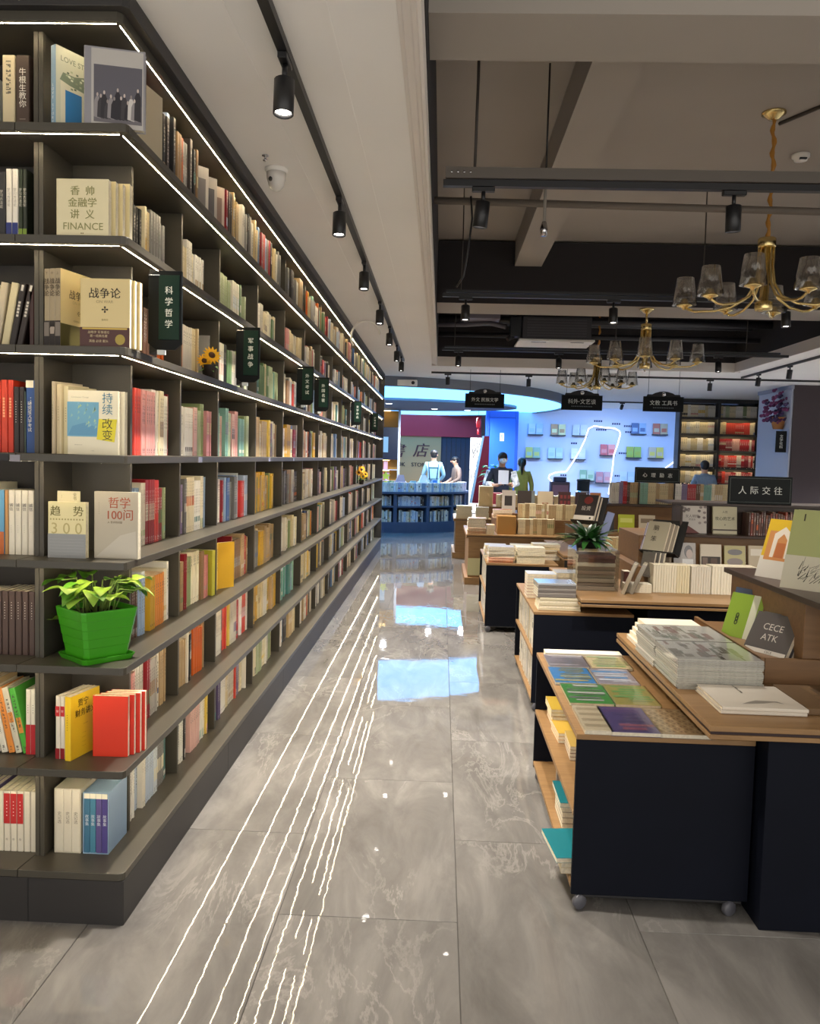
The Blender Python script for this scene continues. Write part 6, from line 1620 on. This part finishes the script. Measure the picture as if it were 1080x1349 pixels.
# toys and cards on the counter
def cpos(a, r_, z): return (CC[0]+r_*math.cos(R(a)), CC[1]+r_*math.sin(R(a)), z)
zc_ = .8406
m = MB(); pts = []
for k in range(10):
    rr = .10 if k % 2 == 0 else .05
    pts.append((rr*math.cos(R(36*k+90)), .1+rr*math.sin(R(36*k+90))))
m.prism(pts, 'y', -.02, .02)
tag(m.build('star_ornament', mat('star_yellow', '#e6d84a', .5), loc=cpos(-84, CR-.28, zc_+.21)), 'yellow star ornament on the curved counter', 'ornament')
MB().box(-.03, .03, -.03, .03, -.21, -.0).build('stand', mat('star_yellow', '#e6d84a'), bpy.data.objects['star_ornament'])
for k, (a, c_, lb, h_) in enumerate([(-103, '#c98aa8', 'pink boxed set on the curved counter, left end', .30), (-92, '#d8b0c0', 'pale pink box on the curved counter beside the star', .22), (-73, '#b9a0a8', 'mauve card board propped on the curved counter', .34), (-63, '#7ab0c0', 'aqua box on the curved counter', .22), (-54, '#e2e6ea', 'white card stand on the curved counter', .34), (-43, '#2f7fd0', 'bright blue toy on the curved counter, right end', .24)]):
    e = empty('counter_item', cpos(a, CR-.32, zc_), R(a+90), lb, 'counter display')
    MB().cbox(-.12, .12, -.05, .05, 0, h_*.62, .01).build('box', mat('item_'+c_, c_, .5), e)
    MB().prism([(-.10, h_*.62), (.10, h_*.62), (.07, h_), (-.04, h_)], 'y', -.02, .02).build('header_card', mat('item2_'+c_, c_, .4), e)
e = empty('flower_bowl', cpos(-80, CR-.55, zc_+.0), 0, 'small bowl of dark pink flowers on the curved counter', 'flower bowl')
MB().lathe([(0, .0), (.06, 0), (.14, .12), (.15, .13), (.12, .13), (0, .1)], 14).build('bowl', mat('bowl_red', '#7a2a3a', .5), e)
for k in range(14): MB().ball((.1*math.cos(k*2.4)*(k/14), .1*math.sin(k*2.4)*(k/14), .16+.01*(k % 3)), .035, 6, 4).build('blossom', mat('blossom_green', '#4a6a3a', .7) if k % 3 else RED, e)
ring_part('inner_top', 0.3, CR-.505, .80, .838, CNT)
# narrow display tower left of the lettering wall
e = empty('display_tower', (-1.74, 20.6, 0), 0, 'narrow display tower with lit yellow niches behind the counter', 'display tower')
MB().box(0, .70, .30, .35, 0, 2.7).build('back', mat('tower_yellow', '#b8893a', .6), e)
MB().cbox(.655, .70, 0, .299, 0, 2.7, .003).build('side_panel', mat('tower_white', '#aeb6c4', .5), e)
MB().cbox(0, .03, 0, .299, 0, 2.7, .003).build('side_panel', MATS['tower_white'], e)
MB().cbox(.031, .654, -.01, .299, 1.48, 2.28, .003).build('dark_panel', mat('tower_dark', '#121a2e', .3), e)
MB().box(.08, .42, -.016, -.0105, 1.66, 2.04).build('screen', emit_mat('screen_blue', (.25, .5, .8), .9), e)
for z in (.3, .62, .94, 1.22): MB().box(.031, .654, .01, .299, z, z+.02).build('shelf_board', MATS['tower_white'], e)
for z in (1.47, 2.69, 1.215): MB().box(.25, .45, .10, .14, z-.012, z-.002).build('niche_light', emit_mat('niche_led', (1, .72, .3), 9.0), e)
for k, (x, z, c_) in enumerate(((.08, .96, '#c85a6a'), (.2, .96, '#d88aa0'), (.34, .96, '#c9a0b8'), (.12, .64, '#d8724a'), (.32, .64, '#c08aa0'), (.1, 1.24, '#c84a5a'), (.3, 1.24, '#e0b0c0'))):
    b = book(f'{["crimson", "rose", "lilac", "orange", "mauve", "scarlet", "blush"][k]} boxed book in the niches of the display tower', (-1.74+x+.06, 20.68, z+.0006+.0), 0, .10, .2, .15, c_, pages=False)

# ================================================================== PEOPLE
def person(label, loc, rz, joints, radii, edges, mats_fn, mats, head=None):
    """one continuous skinned body; head with face features and hair as children"""
    e_me = bpy.data.meshes.new('body_skeleton'); e_me.from_pydata(joints, edges, [])
    o = bpy.data.objects.new('person', e_me); COL.objects.link(o)
    md = o.modifiers.new('skin', 'SKIN'); md.use_smooth_shade = True
    for i, r_ in enumerate(radii):
        sv = e_me.skin_vertices[0].data[i]; sv.radius = (r_, r_) if not isinstance(r_, tuple) else r_; sv.use_root = (i == 0)
    sb = o.modifiers.new('sub', 'SUBSURF'); sb.levels = 2; sb.render_levels = 2
    dg = bpy.context.evaluated_depsgraph_get()
    me = bpy.data.meshes.new_from_object(o.evaluated_get(dg))
    bpy.data.objects.remove(o); bpy.data.meshes.remove(e_me)
    for m in list(mats): me.materials.append(m)
    for p_ in me.polygons:
        p_.material_index = mats_fn(p_.center); p_.use_smooth = True
    o = bpy.data.objects.new('person', me); COL.objects.link(o)
    o.location = loc; o.rotation_euler = (0, 0, rz); tag(o, label, 'person')
    return o
SKIN = mat('skin', '#c99a7c', .6); HAIR = mat('dark_hair', '#15100e', .5)
def standing(label, loc, rz, shirt, trousers, H=1.68, arms='down', hair='short', female=False, mask=False, lean=0.0):
    s = H/1.70
    J = [(0, 0, .93), (0, .0, 1.12), (0, lean*.3, 1.32), (0, lean*.5-.0, 1.42), (0, lean*.6-.01, 1.48), (0, lean*.75-.02, 1.54), (0, lean-.03, 1.60), (0, lean-.03, 1.66)]
    Rr = [(.155, .115), (.145, .105), (.165, .11), (.10, .085), (.055, .055), (.075, .085), (.082, .10), (.06, .075)]
    E = [(0, 1), (1, 2), (2, 3), (3, 4), (4, 5), (5, 6), (6, 7)]
    sw = .17 if not female else .15
    for sd in (-1, 1):
        b = len(J)
        J += [(sd*.09, .0, .86), (sd*.10, .01, .50), (sd*.10, .03, .10), (sd*.10, -.09, .04)]
        Rr += [.088, .062, .042, .035]; E += [(0, b), (b, b+1), (b+1, b+2), (b+2, b+3)]
        b = len(J)
        if arms == 'down': A = [(sd*sw, lean*.4, 1.39), (sd*(sw+.07), .02, 1.14), (sd*(sw+.06), -.06, .90), (sd*(sw+.05), -.09, .82)]
        elif arms == 'read': A = [(sd*sw, lean*.4, 1.38), (sd*(sw+.10), -.03, 1.13), (sd*(sw-.02), -.24, 1.12), (sd*(sw-.08), -.31, 1.14)]
        else: A = [(sd*sw, lean*.4, 1.38), (sd*(sw+.08), -.04, 1.12), (sd*(sw-.0), -.25, 1.0), (sd*(sw-.03), -.33, .99)]
        J += A; Rr += [.068, .05, .036, .03]; E += [(2, b), (b, b+1), (b+1, b+2), (b+2, b+3)]
    J = [(x*s, y*s, z*s) for x, y, z in J]; Rr = [tuple(q_*s for q_ in r_) if isinstance(r_, tuple) else r_*s for r_ in Rr]
    def mf(c):
        z = c.z/s; x = abs(c.x)/s; y = c.y/s
        if z > 1.455: return 0
        if arms != 'down' and y < -.20: return 0
        if arms == 'down' and z < .93 and x > .175: return 0
        if z > .92: return 1
        if z < .07: return 3
        return 2
    o = person(label, loc, rz, J, Rr, E, mf, [SKIN, shirt, trousers, BLACKM])
    hy = (lean-.03)*s
    # face
    for sd in (-1, 1):
        MB().ball((sd*.032*s, hy-.098*s, 1.615*s), (.012*s, .008*s, .007*s), 8, 5).build('eye', HAIR, o)
        MB().ball((sd*.082*s, hy+.005, 1.60*s), (.012*s, .02*s, .03*s), 8, 6).build('ear', SKIN, o)
    MB().ball((0, hy-.105*s, 1.585*s), (.013*s, .018*s, .022*s), 8, 6).build('nose', SKIN, o)
    if mask:
        MB().ball((0, hy-.06*s, 1.565*s), (.072*s, .058*s, .05*s), 14, 8).build('face_mask', mat('mask_blue', '#b9cde0', .7), o)
    else: MB().ball((0, hy-.096*s, 1.552*s), (.022*s, .008*s, .006*s), 8, 4).build('mouth', mat('lip', '#a06058', .6), o)
    hm = MB(); hm.ball((0, hy+.018*s, 1.645*s), (.090*s, .105*s, .085*s), 16, 10); hm.ball((0, hy+.045*s, 1.60*s), (.082*s, .075*s, .08*s), 14, 8)
    h = hm.build('hair', HAIR, o)
    if hair == 'ponytail': MB().tube([(0, hy+.10*s, 1.66*s), (0, hy+.14*s, 1.60*s), (0, hy+.13*s, 1.48*s), (0, hy+.12*s, 1.36*s)], [.03*s, .036*s, .03*s, .008*s], 10).build('ponytail', HAIR, o)
    # hands: palm, four fingers and thumb
    hands = {'down': (.22, -.085, .80, 'd'), 'read': (.09, -.335, 1.145, 'f'), 'reach': (.14, -.355, .985, 'f')}[arms]
    for sd in (-1, 1):
        hx, hyy, hz, dr = hands; m = MB(); c = Vector((sd*hx*s, hyy*s, hz*s))
        m.ball(c, (.036*s, .028*s, .04*s) if dr == 'd' else (.036*s, .04*s, .024*s), 10, 6)
        for fgi in range(4):
            dx = (fgi-1.5)*.017*s; L = (.062, .075, .07, .055)[fgi]*s
            if dr == 'd': pts = [c+Vector((dx, 0, -.02*s)), c+Vector((dx, -.01*s, -.02*s-L*.6)), c+Vector((dx*.9, -.03*s, -.02*s-L))]
            else: pts = [c+Vector((dx, -.02*s, 0)), c+Vector((dx, -.02*s-L*.6, .01*s)), c+Vector((dx*.8, -.02*s-L*.8, .035*s))]
            m.tube(pts, [.009*s, .008*s, .006*s], 6)
        m.tube([c+Vector((-sd*.03*s, 0, .01*s)), c+Vector((-sd*.055*s, -.02*s, -.005*s)), c+Vector((-sd*.058*s, -.045*s, -.01*s))], [.011*s, .009*s, .007*s], 6)
        m.build('hand', SKIN, o)
    return o
def shirt_m(n_, c): return mat(n_, c, .85, noise=.08, nscale=20)
# man with a backpack behind the counter (seen from behind)
standing('person in a pale blue shirt standing behind the curved counter, back turned', (-.18, 20.3, 0), R(180), shirt_m('shirt_paleblue', '#a9d4e4'), shirt_m('trouser_navy', '#232a3a'), 1.72, 'reach')
e = empty('backpack', (-.18, 20.19, 1.02), 0, 'pale backpack with dark straps worn by the person behind the counter', 'backpack')
MB().cbox(-.13, .13, -.15, -.02, 0, .36, .04).build('bag', shirt_m('bag_cyan', '#9fd0e0'), e)
for s in (-1, 1): MB().tube([(s*.09, -.155, .02), (s*.10, -.16, .2), (s*.12, -.13, .37), (s*.13, .02, .43)], .014, 6).build('strap', mat('strap_blue', '#1f4f7a', .6), e)
MB().tube([(-.10, -.158, .30), (.10, -.158, .30)], .012, 6).build('cross_strap', MATS['strap_blue'], e)
standing('person in a brown top at the dark opening, head bowed to the left', (.42, 21.4, 0), R(-70), shirt_m('shirt_brown', '#8a7568'), shirt_m('trouser_dark', '#1c1c22'), 1.58, 'reach', lean=-.06)
standing('masked person in a dark vest reading between the tables', (1.08, 14.95, 0), R(8), shirt_m('vest_navy', '#1d2234'), shirt_m('trouser_dark', '#1c1c22'), 1.66, 'read', mask=True, lean=-.05)
bk = book('open pale booklet held by the masked person', (1.08-.09, 14.95-.42, 1.12), (R(-25), 0, R(98)), .012, .24, .18, '#a8aab4'); bk.rotation_euler = (R(0), R(0), R(-90+8)); bk.location = (1.0, 14.54, 1.125)
e = MB()
q = random.Random(3)
standing('woman with a ponytail in a yellow-green top facing the display wall', (1.58, 16.4, 0), R(178), shirt_m('top_lime', '#a9a850'), shirt_m('trouser_black', '#1a1616'), 1.58, 'down', hair='ponytail', female=True)
standing('person in a grey-blue shirt browsing the lit bookcase, seen from behind', (5.18, 16.6, 0), R(176), shirt_m('shirt_greyblue', '#8296ac'), shirt_m('trouser_dark', '#1c1c22'), 1.62, 'reach')
# patterned sleeves of the masked person
for s in (-1, 1):
    m = MB().tube([(1.08+s*.19, 14.95, 1.34), (1.08+s*.27, 14.93, 1.12), (1.08+s*.17, 14.73, 1.10)], [.075, .064, .052], 12)
    o = m.build('patterned_sleeve', mat('sleeve_pattern', '#cfd0d4', .8, noise=.8, nscale=16), bpy.data.objects['person.002'] if 'person.002' in bpy.data.objects else None)
    p_ = o.parent
    if p_: o.matrix_parent_inverse = (Matrix.Translation(p_.location) @ Matrix.Rotation(p_.rotation_euler.z, 4, 'Z')).inverted()
# chair back and dark stool by the masked person
e = empty('red_chair', (.93, 14.35, 0), 0, 'dark red backed chair beside the masked person', 'chair')
MB().cbox(-.17, .17, -.17, .17, .42, .47, .01).build('seat', BLACKM, e); MB().cbox(-.17, .17, .16, .20, .60, .98, .015).build('backrest', mat('chair_red', '#6a1420', .5), e)
for sx in (-1, 1):
    for sy in (-1, 1): MB().tube([(sx*.15, sy*.15, 0), (sx*.15, sy*.15, .42)], .015, 6).build('leg', BLACKM, e)
    MB().tube([(sx*.15, .18, .46), (sx*.15, .18, .62)], .013, 6).build('back_post', BLACKM, e)
# green plant by the blue pillar
e = empty('leafy_plant', (.98, 16.2, 0), 0, 'bright green potted plant standing before the blue pillar', 'potted plant')
MB().lathe([(0, 0), (.14, 0), (.18, .35), (.19, .36), (.16, .36), (0, .32)], 16).build('pot', WHITEP, e)
GB = mat('bright_leaf', '#3fae5a', .5, noise=.3, nscale=10)
MB().tube([(0, 0, .3), (.02, 0, .9), (.01, 0, 1.2)], .02, 6).build('trunk', STEM, e)
q = random.Random(8)
for k in range(60):
    a = q.uniform(0, 6.28); z0 = q.uniform(.75, 1.45); r0 = q.uniform(.03, .14)
    c = Vector((r0*math.cos(a), r0*math.sin(a), z0)); lm = MB(); leaf_geo(lm, c, c+Vector((.14*math.cos(a), .14*math.sin(a), q.uniform(-.04, .08))), .04, .03, 0, 5); lm.build('leaf', GB, e)
# reading desk items before the display wall
e = empty('round_bin', (2.72, 16.0, 0), 0, 'dark round pillar bin standing before the display wall', 'bin')
MB().lathe([(0, 0), (.12, 0), (.12, 1.18), (.13, 1.18), (.13, 1.22), (0, 1.22)], 18).build('body', mat('bin_dark', '#26303a', .4), e); MB().lathe([(.121, .9), (.124, .9), (.124, 1.0), (.121, 1.0)], 18).build('band', CHROME, e)
e = empty('display_case', (2.27, 16.0, 0), 0, 'mauve display case standing before the display wall', 'display case')
MB().cbox(-.18, .18, -.12, .12, 0, 1.16, .01).build('body', mat('case_mauve', '#4a4258', .5), e); MB().cbox(-.12, .12, -.06, .06, 1.161, 1.25, .01).build('top_box', mat('case_blue', '#2c3f66', .5), e)
MB().box(-.15, .15, -.124, -.121, .5, 1.1).build('poster', mat('poster_pink', '#8a6a86', .5), e)
